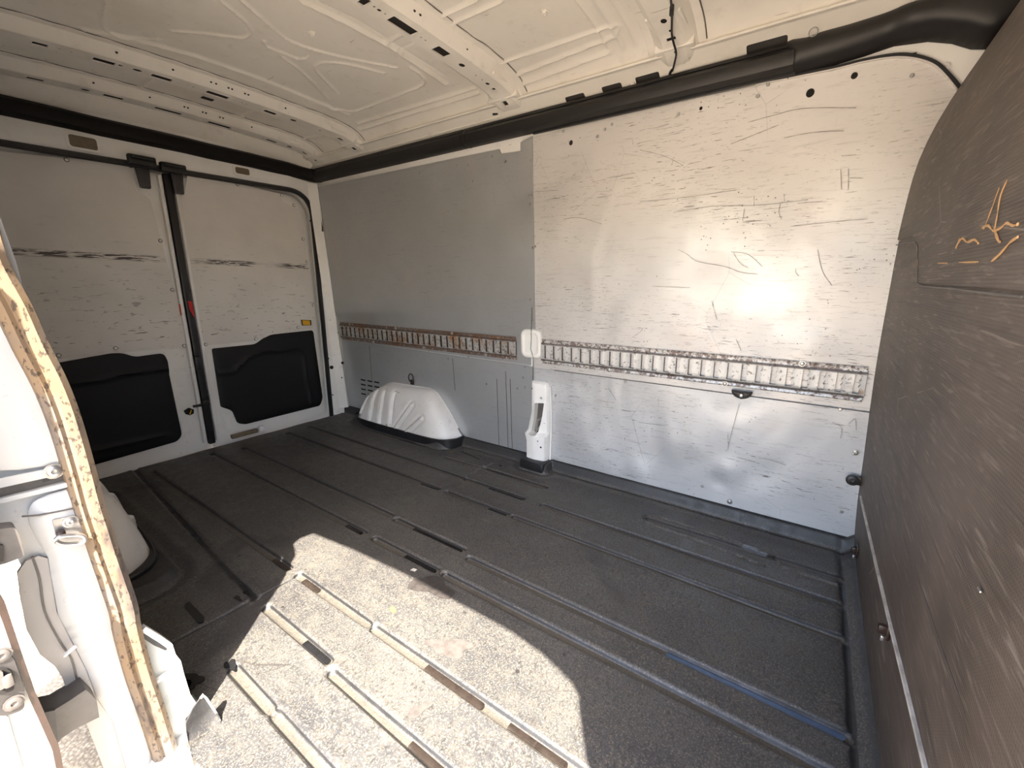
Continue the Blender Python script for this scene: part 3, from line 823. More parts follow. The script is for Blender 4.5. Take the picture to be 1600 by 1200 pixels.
# clips holding the board
def clip(px, py, label, s=1.0, off=0.0):
    q = bq(px, py); q.x += off
    t = thing('board_clip', label, 'clip', (q.x-.01, q.y, q.z-.015))
    obj('clip_plate', box(q+Vector((-.004, 0, 0)), (.006, .020*s, .034*s), .002), M['brown'], t)
    obj('clip_head', box(q+Vector((-.012, .004, .0)), (.016, .014*s, .020*s), .003), M['brown'], t)
    obj('clip_pin', box(q+Vector((-.010, .001, -.020*s)), (.006, .006, .012), .001), M['steel'], t)
clip(1391, 988, 'dark brown clip on the white strip low on the brown bulkhead')
clip(1341, 862, 'dark brown clip where the bulkhead, mat and far wall meet', 1.2)

# ------------------------------------------------------------------ near side wall with the sliding door opening
def yout(z): return float(np.interp(z, [-.35, -.02, .13, .24, .40, .52, .66, 1.0, 1.8], [.11, .10, .084, .078, .061, .046, .03, .02, .06]))
def yin(z): return float(np.interp(z, [.8, 1.0, 1.15, 1.4, 1.8], [.150, .122, .103, .085, .08]))
APER = [(.20, -.12), (.225, .4), (.235, 1.16), (.238, 1.28), (.225, 1.36), (.187, 1.425), (.11, 1.475), (.0, 1.50), (-.4, 1.495), (-.75, 1.46), (-.992, 1.415),
        (-1.02, 1.36), (-1.075, 1.25), (-1.105, 1.10), (-1.125, .95), (-1.11, .80), (-1.085, .68), (-1.085, .5), (-1.08, .2), (-1.08, -.12)]
def nfn(u, v, d):
    if d > -.05: return Vector((u, yin(v)+d, v))
    return Vector((u, yout(v), v))
wl = obj('wall_left', sheet([(-3.04, -.33), (.6, -.33), (.6, 1.86), (-3.04, 1.86)], [APER], .1, nfn, .09), M['jamb'], kind='structure')
# jamb plane pieces (face the opening)
JX = -1.078
def juv(px, py, X=JX): p = onx(px, py, X); return (p.y, p.z)
def jfn(X): return lambda u, v, d: Vector((X+d, u, v))
def jpoly(pts, X=JX): return [juv(*p, X) for p in pts]
seal_c = [(-30, 380), (-12, 425), (19, 480), (47, 540), (78, 600), (101, 660), (124, 738), (138, 790), (150, 826), (161, 860), (175, 900), (192, 950), (198, 985), (215, 1048), (233, 1100), (249, 1150), (266, 1205), (285, 1262)]
sc3 = [onx(p[0], p[1], JX+.012) for p in seal_c]
sc3 = smooth_path([onx(-40, 330, JX-.05)-Vector((0, 0, -.0))]+sc3, 5)
# body flange the seal is pushed on
fl = thing('opening_seal', 'dirty tan rubber seal along the rear edge of the sliding door opening', 'door seal', (JX, .15, -.12))
prof2 = [(-.021, -.012), (.019, -.012), (.022, 0), (.017, .012), (.006, .017), (.001, .0105), (-.004, .017), (-.016, .014), (-.023, .004)]
obj('seal_bulb', sweep(sc3, prof2, up=(1, -.25, 0)), M['seal'], fl)
# inner edge strip of the pillar, behind the seal
st = jpoly([(-40, 250), (0, 338), (25, 408), (45, 480), (67, 535), (80, 580), (93, 612), (108, 640), (60, 600), (10, 500), (-40, 420)], -1.13)
obj('pillar_edge', sheet(st, [], .03, jfn(-1.13)), M['jamb'], wl)
# upper jamb recess panel, track channel, lower jamb
up_p = fillet(jpoly([(-60, 380), (-30, 420), (10, 520), (60, 620), (90, 690), (100, 722), (30, 733), (8, 733), (-40, 738)]), [0, 0, 0, 0, .01, .004, 0, .012, 0], 5)
upl = up_p+[up_p[0]]
obj('upper_jamb_panel', sheet(up_p, [], .006, jfn(JX+.006), .02, h=lambda a, b: .006*(1-math.exp(-float(poly_d(np.array(a), np.array(b), upl))/.006))), M['jamb'], wl)
obj('rail_channel', sheet(jpoly([(-40, 752), (104, 724), (107, 736), (-40, 768)]), [], .004, jfn(JX+.012)), M['jamb'], wl)
obj('rail_recess', sheet(jpoly([(-40, 770), (106, 738), (109, 748), (-40, 786)]), [], .003, jfn(JX+.004)), M['bracket'], wl)
obj('rail_recess_end', sheet(jpoly([(64, 745), (104, 736), (105, 741), (66, 752)]), [], .003, jfn(JX+.008)), M['darksteel'], wl)
bm = sweep([onx(-40, 792, JX+.012), onx(112, 755, JX+.012)], [(-.004, -.004), (.004, -.004), (.004, .004), (-.004, .004)], up=(1, 0, 0))
obj('rail_edge', bm, M['jamb'], wl)
sb = disc(.010, .006, 12, .3, True, .014)
share('rail_bolt', sb, M['steel'], wl, onx(84, 736, JX+.012), ROTX)
lo_p = fillet(jpoly([(42, 800), (50, 783), (72, 772), (114, 760), (142, 830), (160, 900), (180, 990), (205, 1080), (235, 1180), (250, 1260), (215, 1260), (197, 1200), (175, 1125), (150, 1088), (135, 1045), (112, 1000), (90, 960), (80, 905), (74, 868), (58, 845), (46, 820)]), .006, 3)
lol = lo_p+[lo_p[0]]
obj('lower_jamb_panel', sheet(lo_p, [], .006, jfn(JX+.006), .016, h=lambda a, b: .010*(1-math.exp(-float(poly_d(np.array(a), np.array(b), lol))/.007))), M['jamb'], wl)
fl_p = jpoly([(27, 895), (40, 876), (60, 868), (74, 872), (80, 905), (88, 955), (110, 1000), (134, 1045), (150, 1090), (175, 1125), (197, 1200), (215, 1265), (180, 1265), (160, 1195), (135, 1130), (104, 1090), (103, 1075), (98, 1060), (85, 1040), (62, 1022), (42, 985), (33, 940)])
obj('outer_flange', sheet(fl_p, [], .008, jfn(JX+.002), .03), M['flange'], wl)
bm = sweep(smooth_path([onx(*p, JX+.004) for p in [(50, 870), (62, 905), (70, 955), (92, 1000), (112, 1030), (120, 1062)]], 4), [(-.0015, -.002), (.0015, -.002), (.0015, .002), (-.0015, .002)], up=(1, 0, 0))
obj('flange_line', bm, M['bracket'], wl)
# seam on the lower jamb
bm = sweep([onx(34, 807, JX+.014), onx(60, 805, JX+.0155), onx(116, 794, JX+.0155)], [(-.001, -.002), (.001, -.002), (.001, .002), (-.001, .002)], up=(1, 0, 0))
obj('jamb_seam', bm, M['bracket'], wl)
# striker
t = thing('door_striker', 'bare steel striker plate with loop on the sunlit door jamb', 'striker', onx(108, 850, JX+.016))
sp_ = fillet(jpoly([(81, 812), (112, 806), (121, 810), (128, 828), (133, 845), (88, 840)], JX+.018), .004, 3)
obj('striker_plate', sheet(sp_, [], .004, jfn(JX+.020)), M['steel'], t)
pts = [onx(*p, JX+.034) for p in [(87, 843), (95, 838), (125, 836), (133, 842), (128, 848), (100, 850), (88, 846)]]
obj('striker_loop', tube(smooth_path(pts, 4), .0035, 8, up=(1, 0, 0)), M['steel'], t)
share('striker_bolt', disc(.008, .006, 12, .3, True, .011), M['steel'], t, onx(110, 815, JX+.021), ROTX)
obj('striker_screw', box(onx(95, 833, JX+.028), (.012, .012, .010), .003), M['brown'], t)
for px, py in ((66, 792), (72, 820), (78, 843), (96, 880), (52, 740), (86, 740)):
    pass
obj('white_clip', tube([onx(101, 1024, JX+.014), onx(108, 1018, JX+.02), onx(117, 1010, JX+.014)], .004, 6, up=(1, 0, 0)), M['white'], wl)
# inner step-side panel beyond the seal
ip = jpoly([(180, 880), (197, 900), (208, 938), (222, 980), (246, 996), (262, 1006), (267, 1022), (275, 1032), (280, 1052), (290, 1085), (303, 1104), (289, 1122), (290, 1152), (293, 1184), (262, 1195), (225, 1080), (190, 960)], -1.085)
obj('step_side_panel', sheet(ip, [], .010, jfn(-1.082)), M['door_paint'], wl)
bm = sweep([onx(*p, -1.07) for p in [(222, 982), (247, 997), (263, 1008), (268, 1024), (276, 1034), (281, 1054), (291, 1086), (303, 1104)]], [(-.006, -.010), (.004, -.010), (.004, .006), (-.006, .006)], up=(1, 0, 0))
obj('step_edge_fold', bm, M['dirty_white'], wl)
bm = sweep([onx(*p, -1.072) for p in [(240, 1068), (258, 1056), (277, 1044)]], [(-.004, -.006), (.004, -.006), (.003, .004), (-.003, .004)], up=(1, 0, 0))
obj('step_ledge', bm, M['white'], wl)
obj('step_gap', sheet(jpoly([(224, 988), (246, 1002), (262, 1014), (258, 1016), (240, 1008), (225, 998)], -1.07), [], .002, jfn(-1.069)), M['rubber_black'], wl)

# the opened sliding door, outside
t = thing('sliding_door', 'white sliding door pushed open, latch edge beside the jamb at lower left', 'door', (-1.4, -.06, -.3))
e = [onx(*p, -.955) for p in [(-40, 880), (0, 962), (30, 1040), (50, 1100), (82, 1165), (92, 1215)]]
eo = [(p.y, p.z) for p in e]
dp = eo+[(eo[-1][0]+.004, -.26), (-.14, -.26), (-.14, 1.2), (eo[0][0]-.01, 1.2)]
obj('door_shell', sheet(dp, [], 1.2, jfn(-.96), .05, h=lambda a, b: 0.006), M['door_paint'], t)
pan = [onx(*p, -.955) for p in [(-5, 1105), (12, 1118), (18, 1140), (30, 1180), (40, 1215)]]
po = [(p.y, p.z) for p in pan]+[(-.13, -.2), (-.13, .28)]
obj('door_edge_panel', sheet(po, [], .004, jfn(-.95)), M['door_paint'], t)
rb = [onx(*p, -.953) for p in [(-30, 890), (2, 945), (28, 1022), (50, 1085), (86, 1166), (96, 1215)]]
obj('door_rubber', sweep(rb, [(-.004, -.008), (.004, -.008), (.004, .006), (-.004, .006)], up=(1, 0, 0)), M['brown'], t)
lp = fillet([juv(*p, -.95) for p in [(-18, 1012), (6, 1013), (20, 1024), (37, 1073), (37, 1105), (6, 1116), (-18, 1112)]], .008, 4)
la = obj('latch_plate', sheet(lp, [], .006, jfn(-.943)), M['darksteel'], t)
obj('latch_claw', sheet(fillet([juv(*p, -.94) for p in [(-6, 1046), (14, 1045), (22, 1056), (22, 1078), (4, 1086), (-6, 1084)]], .004, 3), [], .004, jfn(-.939)), M['hole_shade'], la)
obj('latch_rotor', box(onx(13, 1064, -.935), (.008, .012, .022), .004), M['bracket'], la)
obj('latch_cover', sheet(fillet([juv(*p, -.935) for p in [(-4, 1050), (4, 1048), (8, 1075), (-4, 1080)]], .003, 3), [], .004, jfn(-.934)), M['bracket'], la)
lb = disc(.009, .004, 12, .3, True, .012)
for p in ((22, 1098), (2, 1024)): share('latch_screw', lb, M['bracket'], la, onx(*p, -.942), ROTX)
# roller arm bracket and the grey housing above
ab = [juv(*p, -1.04) for p in [(66, 1108), (84, 1104), (107, 1090), (132, 1073), (149, 1090), (153, 1116), (120, 1132), (95, 1148), (84, 1162), (74, 1138)]]
t = thing('roller_arm', 'grey brown steel roller arm bridging the sliding door and the body', 'bracket', onx(110, 1160, -1.04))
obj('arm_plate', sheet(ab, [], .05, jfn(-1.03)), M['bracket'], t)
obj('arm_fold', sheet([juv(*p, -1.03) for p in [(66, 1108), (84, 1104), (88, 1150), (82, 1162), (74, 1138)]], [], .01, jfn(-1.018)), M['darksteel'], t)
t = thing('grey_housing', 'dark grey plastic roller housing at the left edge above the gap', 'housing', onx(10, 870, -1.0))
obj('housing_body', sheet(fillet([juv(*p, -1.0) for p in [(-30, 826), (22, 821), (30, 835), (37, 866), (5, 878), (-30, 884)]], .004, 3), [], .03, jfn(-.99)), M['bracket'], t)
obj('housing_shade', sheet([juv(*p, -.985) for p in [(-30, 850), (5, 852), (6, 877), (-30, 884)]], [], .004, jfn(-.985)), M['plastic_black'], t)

# ================================================================== FLOOR MAT
def seg(y, x0, x1): return ((x0, y), (x1, y))
GR = []      # (path, half width, depth)
for y, runs in ((.648, [(-2.84, -1.44), (-1.37, -.985), (-.955, .17)]), (.505, [(-1.30, -.965)]), (.487, [(-.92, .17)]), (.345, [(-1.145, -.955), (-.93, .17)]),
                (.945, [(-2.86, -1.41), (-1.335, -.995), (-.95, .175)]), (1.098, [(-2.80, -1.425)]), (1.09, [(-1.375, -.995)]), (1.062, [(-.94, .18)]),
                (1.40, [(-2.85, -1.43), (-1.37, -1.01), (-.97, .178)]), (1.56, [(-2.86, -1.03), (-.92, .172)]),
                (1.72, [(-1.39, -1.0), (-.49, .183)])):
    for a, b in runs: GR.append(([(a, y), (b, y)], .0150, .0130))
GR.append(([onz(*p)[:2] for p in [(180, 700), (240, 765), (300, 830), (350, 885), (400, 935)]], .013, .006))
GR.append(([(-1.385, .24), (-1.378, .40), (-1.372, .52), (-1.372, .64)], .006, .006))
GR.append(([(-1.402, 1.555), (-1.405, 1.80)], .011, -.006))
GR.append(([onz(*p)[:2] for p in [(722, 705), (750, 717)]], .010, .006))
GR.append(([onz(*p)[:2] for p in [(697, 715), (740, 727)]], .010, .006))
GR.append(([onz(*p)[:2] for p in [(750, 730), (842, 761)]], .012, .006))
loop_b = sm2([onz(*p)[:2] for p in [(1195, 884), (1100, 848), (1018, 820), (1008, 814), (1018, 806), (1100, 830), (1185, 860), (1215, 874), (1225, 886), (1308, 914)]])
GR.append((loop_b, .005, -.007))
x_far = np.arange(-2.965, -1.45, .009); x_nr = np.arange(-1.45, .262, .0065)
xs = np.concatenate([x_far, x_nr])
ys = np.unique(np.round(np.concatenate([np.arange(.155, 1.86, .0065), np.arange(1.86, 1.9345, .003)]), 5))
X, Y = np.meshgrid(xs, ys, indexing='ij')
Z = np.zeros_like(X)
for pth_, w_, dp_ in GR:
    x0 = min(p[0] for p in pth_)-.05; x1 = max(p[0] for p in pth_)+.05
    y0 = min(p[1] for p in pth_)-.05; y1 = max(p[1] for p in pth_)+.05
    i0, i1 = np.searchsorted(xs, x0), np.searchsorted(xs, x1); j0, j1 = np.searchsorted(ys, y0), np.searchsorted(ys, y1)
    d = poly_d(X[i0:i1, j0:j1], Y[i0:i1, j0:j1], pth_)
    Z[i0:i1, j0:j1] -= dp_*(1-sstep(w_*.55, w_*1.25, d))
    if dp_ > 0: Z[i0:i1, j0:j1] += .0016*np.exp(-((d-w_*1.6)/.006)**2)
def rbox_d(X, Y, x0, x1, y0, y1, r):
    cx, cy = (x0+x1)/2, (y0+y1)/2; hx, hy = (x1-x0)/2-r, (y1-y0)/2-r
    qx = np.abs(X-cx)-hx; qy = np.abs(Y-cy)-hy
    return np.hypot(np.maximum(qx, 0), np.maximum(qy, 0))+np.minimum(np.maximum(qx, qy), 0)-r
lipd = 1.925-Y
lipd = np.minimum(lipd, rbox_d(X, Y, -2.71, -1.745, 1.785, 2.1, .09))
lipd = np.minimum(lipd, rbox_d(X, Y, -1.235, -1.085, 1.85, 2.1, .012))
Z += .052*(1-sstep(.002, .026, lipd))+.006*np.exp(-((lipd-.045)/.018)**2)
lipn = rbox_d(X, Y, -2.74, -1.67, -.2, .395, .09)
Z += .045*(1-sstep(.0, .03, lipn))+.008*np.exp(-((lipn-.07)/.02)**2)
Z += .030*sstep(.198, .245, X)-.006*np.exp(-((X-.195)/.012)**2)
Z += .0010*np.sin(X*7.3+Y*3)+.0008*np.sin(Y*21+X*2)
# worn-off edge at the step: the mat stops on an uneven line
edge = np.interp(X[:, 0], [-2.9, -1.30, -1.20, -1.08, -1.05, -1.03, .3], [.17, .19, .235, .262, .24, .19, .175])
mask = (Y[:-1, :-1] > edge[:-1, None])
mat_t = thing('rubber_floor_mat', 'black ribbed rubber floor mat covering the whole load floor', 'floor mat', (-1.35, 1.05, 0))
obj('mat_sheet', hfield(xs, ys, Z, mask=mask), M['rubber'], mat_t)
bm = sweep([(-2.95, 1.930, .055), (-2.72, 1.930, .055)], [(-.003, -.03), (.003, -.03), (.003, .002), (-.003, .002)]); 
obj('lip_edge', bm, M['rubber_black'], mat_t)
obj('lip_edge', sweep([(-1.74, 1.931, .054), (-1.24, 1.931, .054)], [(-.0025, -.03), (.0025, -.03), (.0025, .002), (-.0025, .002)]), M['rubber_black'], mat_t)
obj('lip_edge', sweep([(-1.08, 1.931, .054), (.235, 1.931, .054)], [(-.0025, -.03), (.0025, -.03), (.0025, .002), (-.0025, .002)]), M['rubber_black'], mat_t)
# inserts lying in the channels
def insert(y, xa, xb, m, w=.0095, hgt=.004, label=None):
    pl = fillet([(xa, y-w), (xb, y-w), (xb, y+w), (xa, y+w)], [.002, w*.95, w*.95, .002], 5)
    bm = sheet(pl, [], hgt, lambda u, v, d: Vector((u, v, -.0095+d)), .02, h=lambda a, b: .0025*(1-((b-y)/w)**2) if abs(b-y) < w else 0)
    return obj('channel_insert', bm, m, mat_t, label=label)
def ins_px(a, b, y, m, **k): insert(y, onz(*a).x, onz(*b).x, m, **k)
ins_px((760, 763), (817, 781), 1.56, M['wet']); ins_px((656, 754), (687, 765), 1.40, M['wet']); ins_px((762, 793), (790, 803), 1.40, M['wet'])
ins_px((645, 824), (721, 858), 1.09, M['wet']); ins_px((631, 867), (680, 890), .945, M['wet']); ins_px((543, 817), (569, 828), .945, M['wet'])
ins_px((430, 870), (461, 893), .648, M['rustpad'], w=.009); ins_px((473, 904), (498, 920), .648, M['rustpad'], w=.010)
ins_px((475, 1000), (513, 1032), .505, M['wet'], label='glossy dark insert'); ins_px((658, 1045), (748, 1110), .648, M['rustpad'], label='long brown insert')
ins_px((787, 1140), (880, 1205), .648, M['rustpad'], w=.008); ins_px((640, 1158), (700, 1210), .487, M['rustpad'], w=.008)
ins_px((1040, 1022), (1322, 1151), 1.062, M['blue'], w=.010, label='wet channel shining pale blue')
# short diagonal slot near the left arch, small puddles
sl_ = [onz(*p) for p in [(290, 944), (296, 941), (320, 966), (318, 974), (310, 975), (288, 950)]]
obj('channel_insert', sheet(fillet([(p.x, p.y) for p in sl_], .008, 4), [], .003, lambda u, v, d: Vector((u, v, .0035+d))), M['wet'], mat_t)
def blob(px, py, rx, ry, m, nm='wet_patch', rot=0.0, z=.0032):
    q = onz(px, py); pl = []
    for k in range(22):
        a = 2*math.pi*k/22; r = 1+.22*math.sin(3*a+px)+.14*math.sin(5*a+py)
        ux, uy = rx*r*math.cos(a), ry*r*math.sin(a)
        pl.append((q.x+ux*math.cos(rot)-uy*math.sin(rot), q.y+ux*math.sin(rot)+uy*math.cos(rot)))
    return obj(nm, sheet(pl, [], .0012, lambda u, v, d: Vector((u, v, z+d))), m, mat_t)
M['stain'] = simple('oily_stain', (.045, .040, .038), .34, 0, .5, 40, .2)
M['stain2'] = simple('faint_stain', (.085, .075, .07), .5, 0, .4, 40, .2)
blob(675, 917, .085, .04, M['stain'], 'oil_stain', .2, .0022)
blob(703, 1012, .06, .03, M['stain2'], 'oil_stain', .5, .0022)
blob(655, 1110, .030, .012, M['stain2'], 'oil_stain', 1.2, .0022)
for p in ((275, 1075, .04, .025), (360, 1040, .02, .012), (262, 1010, .02, .012), (300, 1065, .03, .02), (372, 936, .02, .006), (385, 927, .015, .006)):
    blob(*p, M['wet'])
for p in ((788, 720, .016, .008), (782, 728, .012, .006)): blob(*p, M['wet'])
t_ = obj('leaf_scrap', sheet([(p.x, p.y) for p in [onz(*q) for q in [(609, 952), (614, 948), (619, 956), (614, 959)]]], [], .001, lambda u, v, d: Vector((u, v, .0035+d))), M['yellow'], label='small yellow leaf scrap lying on the sunlit part of the mat', cat='leaf')
obj('paper_scrap', sheet([(p.x, p.y) for p in [onz(*q) for q in [(641, 892), (646, 889), (652, 891), (648, 894)]]], [], .001, lambda u, v, d: Vector((u, v, .0035+d))), M['edge_white'], label='tiny white paper scrap on the mat just right of the sunlit patch', cat='scrap')
# curled torn corner of the mat at the step
ts = [onz(*p) for p in [(288, 1124), (340, 1120)]]
bm = bmesh.new(); rows = []
for i in range(9):
    t = i/8
    a = onx(289+(t*2), 1180-60*t, -1.045+.0*t); b = onz(345, 1150-20*t, .0)
    rows.append((a, b))
fl_ = [onx(*p, -1.03) for p in [(289, 1182), (287, 1124), (300, 1104), (317, 1086), (322, 1090), (341, 1119), (330, 1150), (310, 1184)]]
fy = [(p.y, p.z) for p in fl_]
bm = sheet(fy, [], .004, lambda u, v, d: Vector((-1.03+d+1.2*max(0, .24-u)*.3+.6*max(0, .03-v), u, v)), .01)
obj('torn_flap', bm, M['rubber'], mat_t, label='curled torn corner')
bm = sweep([onx(*p, -1.03)+Vector((.002, 0, 0)) for p in [(313, 1090), (316, 1085), (321, 1089), (342, 1121)]], [(-.002, -.002), (.002, -.002), (.002, .003), (-.002, .003)], up=(1, 0, 0))
obj('flap_rim', bm, M['edge_white'], mat_t)

# ================================================================== WHEEL ARCHES
def arch(name, label, side):
    x0, x1 = -2.695, -1.735
    HX = [x0, -2.62, -2.52, -2.40, -2.34, -1.98, -1.93, -1.84, x1]
    HZ = [.06, .17, .255, .312, .322, .330, .315, .21, .055]
    nx, nt = 150, 70
    xs = np.linspace(x0, x1, nx); H = np.interp(xs, HX, HZ)
    H = np.convolve(np.pad(H, 3, 'edge'), np.ones(7)/7, 'valid')
    T = np.linspace(0, 1, nt)
    ex = np.clip(np.minimum((xs-x0)/.14, (x1-xs)/.20), 0, 1); fx = np.sqrt(1-(1-ex)**2.2)
    Xg = np.repeat(xs[:, None], nt, 1); Zg = H[:, None]*T[None, :]
    base = .155 if side > 0 else .232
    D = (base-.075*T[None, :]**1.3)*(1-T[None, :]**9)**.5*fx[:, None]
    # pressed ribs fanning over the face
    U = (Xg-x0)/(x1-x0)
    for a, b, w in (((-2.66, .10), (-2.60, .20), .006), ((-2.59, .09), (-2.54, .235), .006), ((-2.47, .05), (-2.45, .27), .007), ((-2.36, .04), (-2.355, .28), .007), ((-2.25, .04), (-2.25, .28), .007),
                    ((-2.20, .05), (-2.06, .235), .009), ((-2.09, .05), (-1.96, .165), .009)):
        d = capsule_d(Xg, Zg, a, b)
        D += .012*np.exp(-(d/w)**2)*(D > .02)-.007*np.exp(-((d-w*2.2)/w)**2)*(D > .02)
    rng = np.random.RandomState(3)
    for _ in range(26):
        a, b = rng.uniform(x0, x1), rng.uniform(0, .3); D += rng.uniform(-.0035, .0035)*np.exp(-((Xg-a)**2+(Zg-b)**2)/rng.uniform(.02, .05)**2)*(D > .02)
    if side > 0: Yg = (1.926-TILT*Zg)-np.maximum(D, 0)
    else: Yg = .158+np.maximum(D, 0); 
    c = thing(name, label, 'wheel arch', ((x0+x1)/2, 1.9 if side > 0 else .2, .02), 'wheel arch covers')
    me = hfield(xs, T, Zg, fn=lambda X_, Y_, Z_: (Xg, Yg, Zg))
    bm = bmesh.new(); bm.from_mesh(me)
    if side > 0: 
        for f in bm.faces: f.normal_flip()
    bmesh.ops.solidify(bm, geom=bm.faces[:], thickness=.0015) if False else None
    obj('arch_shell', bm, M['dirty_white'], c)
    # rim bead on the rear/top outline
    pts = [Vector((a, (wally(h)-.004) if side > 0 else .162, h)) for a, h in zip(xs[::6], H[::6])]
    obj('arch_rim', tube(pts, .0045, 6, up=(0, 1, 0)), M['white'], c)
    # rubber skirt standing round the foot
    sk = []
    for k in range(33):
        t = k/32; a = math.pi*(1-t)
        xx = (x0+x1)/2+((x1-x0)/2+.012)*np.sign(math.cos(a))*abs(math.cos(a))**.42
        dd = (base+.008)*abs(math.sin(a))**.42
        sk.append(Vector((xx, (1.93-dd) if side > 0 else .16+dd, .028)))
    obj('arch_skirt', sweep(sk, [(-.004, -.028), (.004, -.028), (.004, .03), (.0, .034), (-.004, .03)]), M['rubber_black'], c)
    return c
arch('wheel_arch', 'ribbed white wheel arch cover against the far wall, under the rusty rail', 1)
arch('wheel_arch', 'scuffed white wheel arch cover on the near side, half hidden by the tan seal', -1)

# ================================================================== WALL SHEETS
LX0, LX1 = -2.915, -1.212
def warp(seed, amp):
    r = np.random.RandomState(seed); P = [(r.uniform(-3, .3), r.uniform(0, 1.7), r.uniform(.06, .22), r.uniform(-1, 1)) for _ in range(26)]
    def f(a, b): 
        return amp*sum(s*math.exp(-((a-x)**2+(b-z)**2)/(w*w)) for x, z, w, s in P)
    return f
rivet = disc(.006, .0028, 12, .6, False)
rivet2 = disc(.0085, .004, 12, .5, True, .011)
ROTY = (math.radians(90), 0, 0)
def wall_sheet(name, label, poly, m, holes=[], off=0.0, sp=.03, amp=.0012, seed=1, dents=[], kink=None):
    w_ = warp(seed, amp)
    def hh(a, b):
        v = w_(a, b)
        if kink: v += kink[1]*max(0, kink[0]+.06*(b-1.2)*-1-a)*sst(.74, .82, b)
        for x, z, r, d in dents: v += d*math.exp(-((a-x)**2+(b-z)**2)/(r*r))
        return v
    t = thing(name, label, 'wall panel', (sum(p[0] for p in poly)/len(poly), 1.93, min(p[1] for p in poly)))
    obj('sheet_metal', sheet(poly, holes, .0035, wfn(off), sp, h=hh), m, t)
    return t
def rv(t, px, py, me=None, m=None, nm='rivet', off=.002):
    q = onw(px, py, off); share(nm, me or rivet, m or M['steel'], t, q, ROTY)
def scratches(t, paths, sheet_off=.0045, r=.00055):
    bm = bmesh.new()
    for path in paths:
        pts = smooth_path([onw(*p, sheet_off) for p in path], 4)
        sc = [.5+.9*abs(math.sin(i*1.7+path[0][0])) for i in range(len(pts))]
        sweep(pts, [(-r, -.0008), (r, -.0008), (r*.6, .0006), (-r*.6, .0006)], up=(0, 1, 0), bm=bm, scale=sc)
    obj('scratch_marks', bm, M['scratch'], t, kind='stuff')
# circles of the holes are real
hol = lambda px, py, r: circp(*wuv(px, py), r, r*1.1, 12)
ul = [(LX0, .585), (LX1, .572)]+[wuv(*p) for p in [(822, 219), (813, 222), (813, 236), (783, 240), (780, 233), (640, 262), (501, 293)]]
t_ul = wall_sheet('upper_wall_panel', 'dull grey upper metal sheet on the far wall, left of the seam post', ul, M['alu_l'], seed=2, amp=.0010, kink=(-2.03, .020))
for p in ((533, 300), (537, 298), (618, 280), (617, 305), (640, 275), (655, 270), (713, 258), (731, 257), (738, 283), (768, 244), (789, 252), (560, 455), (700, 330)): rv(t_ul, *p, off=.0042)
ur_px = [(826, 566), (826, 217), (900, 197), (1000, 171), (1180, 134), (1300, 111), (1345, 99), (1392, 91), (1425, 92), (1455, 101), (1475, 118), (1494, 140)]
ur = [(-1.200, .563)]+[wuv(*p) for p in ur_px[1:]]+[(.30, 1.45), (.30, .561)]
HOLES = [hol(1095, 169, .006), hol(1266, 145, .012), hol(1335, 118, .009), hol(892, 223, .010)]
dz = [(-.55, 1.35, .10, -.004), (-.85, .95, .09, .004), (-.68, 1.1, .12, -.003), (.05, 1.0, .10, .005), (.0, .78, .06, .005), (-.3, 1.45, .2, -.004), (-1.0, 1.2, .1, .003)]
t_ur = wall_sheet('upper_wall_panel', 'bright scratched upper metal sheet with rounded corner beside the bulkhead', ur, M['alu_r'], holes=HOLES, seed=5, amp=.0022, sp=.022, dents=dz)
for p in ((933, 213), (956, 194), (945, 202), (1060, 178), (1184, 150), (1200, 132), (1425, 118), (880, 205)): rv(t_ur, *p, off=.0045)
ll = [(-2.925, .03), (-2.70, .03), (-2.65, .12), (-2.55, .215), (-2.42, .29), (-1.97, .305), (-1.90, .25), (-1.77, .06), (-1.755, .02), (-1.203, .02), (-1.203, .565), (-2.905, .582)]
# ventilation slots
vs_ = []
for r_ in range(4):
    for c_ in range(3):
        px = 563+c_*10.5+r_*.3; py = 593+r_*7.3+c_*1.8
        vs_.append(rectp(*(lambda p: (p[0], p[1]-.006, p[0]+.062, p[1]+.006))(wuv(px, py)), .004, 3))
obj('vent_slot_shade', sheet(rectp(-2.80, .14, -2.42, .36), [], .002, wfn(-.003)), M['hole_shade'], wall_r)  # dark sheet painting the shade behind the ventilation slots
obj('sheet_hole_shade', sheet(rectp(-1.05, 1.585, .14, 1.655), [], .002, wfn(-.004)), M['hole_shade'], wall_r)  # dark sheet so the round holes look shaded inside
t_ll = wall_sheet('lower_wall_panel', 'dull grey lower metal sheet on the far wall behind the wheel arch', ll, M['alu_lowl'], holes=vs_, seed=8, amp=.0014)
for p in ((732, 558), (670, 548), (785, 560), (820, 573), (817, 590), (820, 605), (808, 607), (760, 600), (700, 560)): rv(t_ll, *p, off=.0045)
lr = [(-1.20, .02), (.30, .02), (.30, .557), (-1.20, .559)]
dents = [(wuv(1137, 735)[0], wuv(1137, 735)[1], .05, .006), (-.25, .16, .03, -.005), (-.6, .12, .05, .004), (-.5, .20, .06, -.004), (-.85, .16, .06, .003), (-.1, .24, .08, -.004), (-.4, .30, .05, .003), (-.75, .08, .05, .004)]
t_lr = wall_sheet('lower_wall_panel', 'dented lower metal sheet on the far wall, right of the white pillar', lr, M['alu_low'], seed=11, amp=.0045, sp=.018, dents=dents)
for p in ((835, 607), (868, 618), (1313, 640), (1334, 709), (1315, 800), (977, 596), (1097, 760)): rv(t_lr, *p, off=.0055)
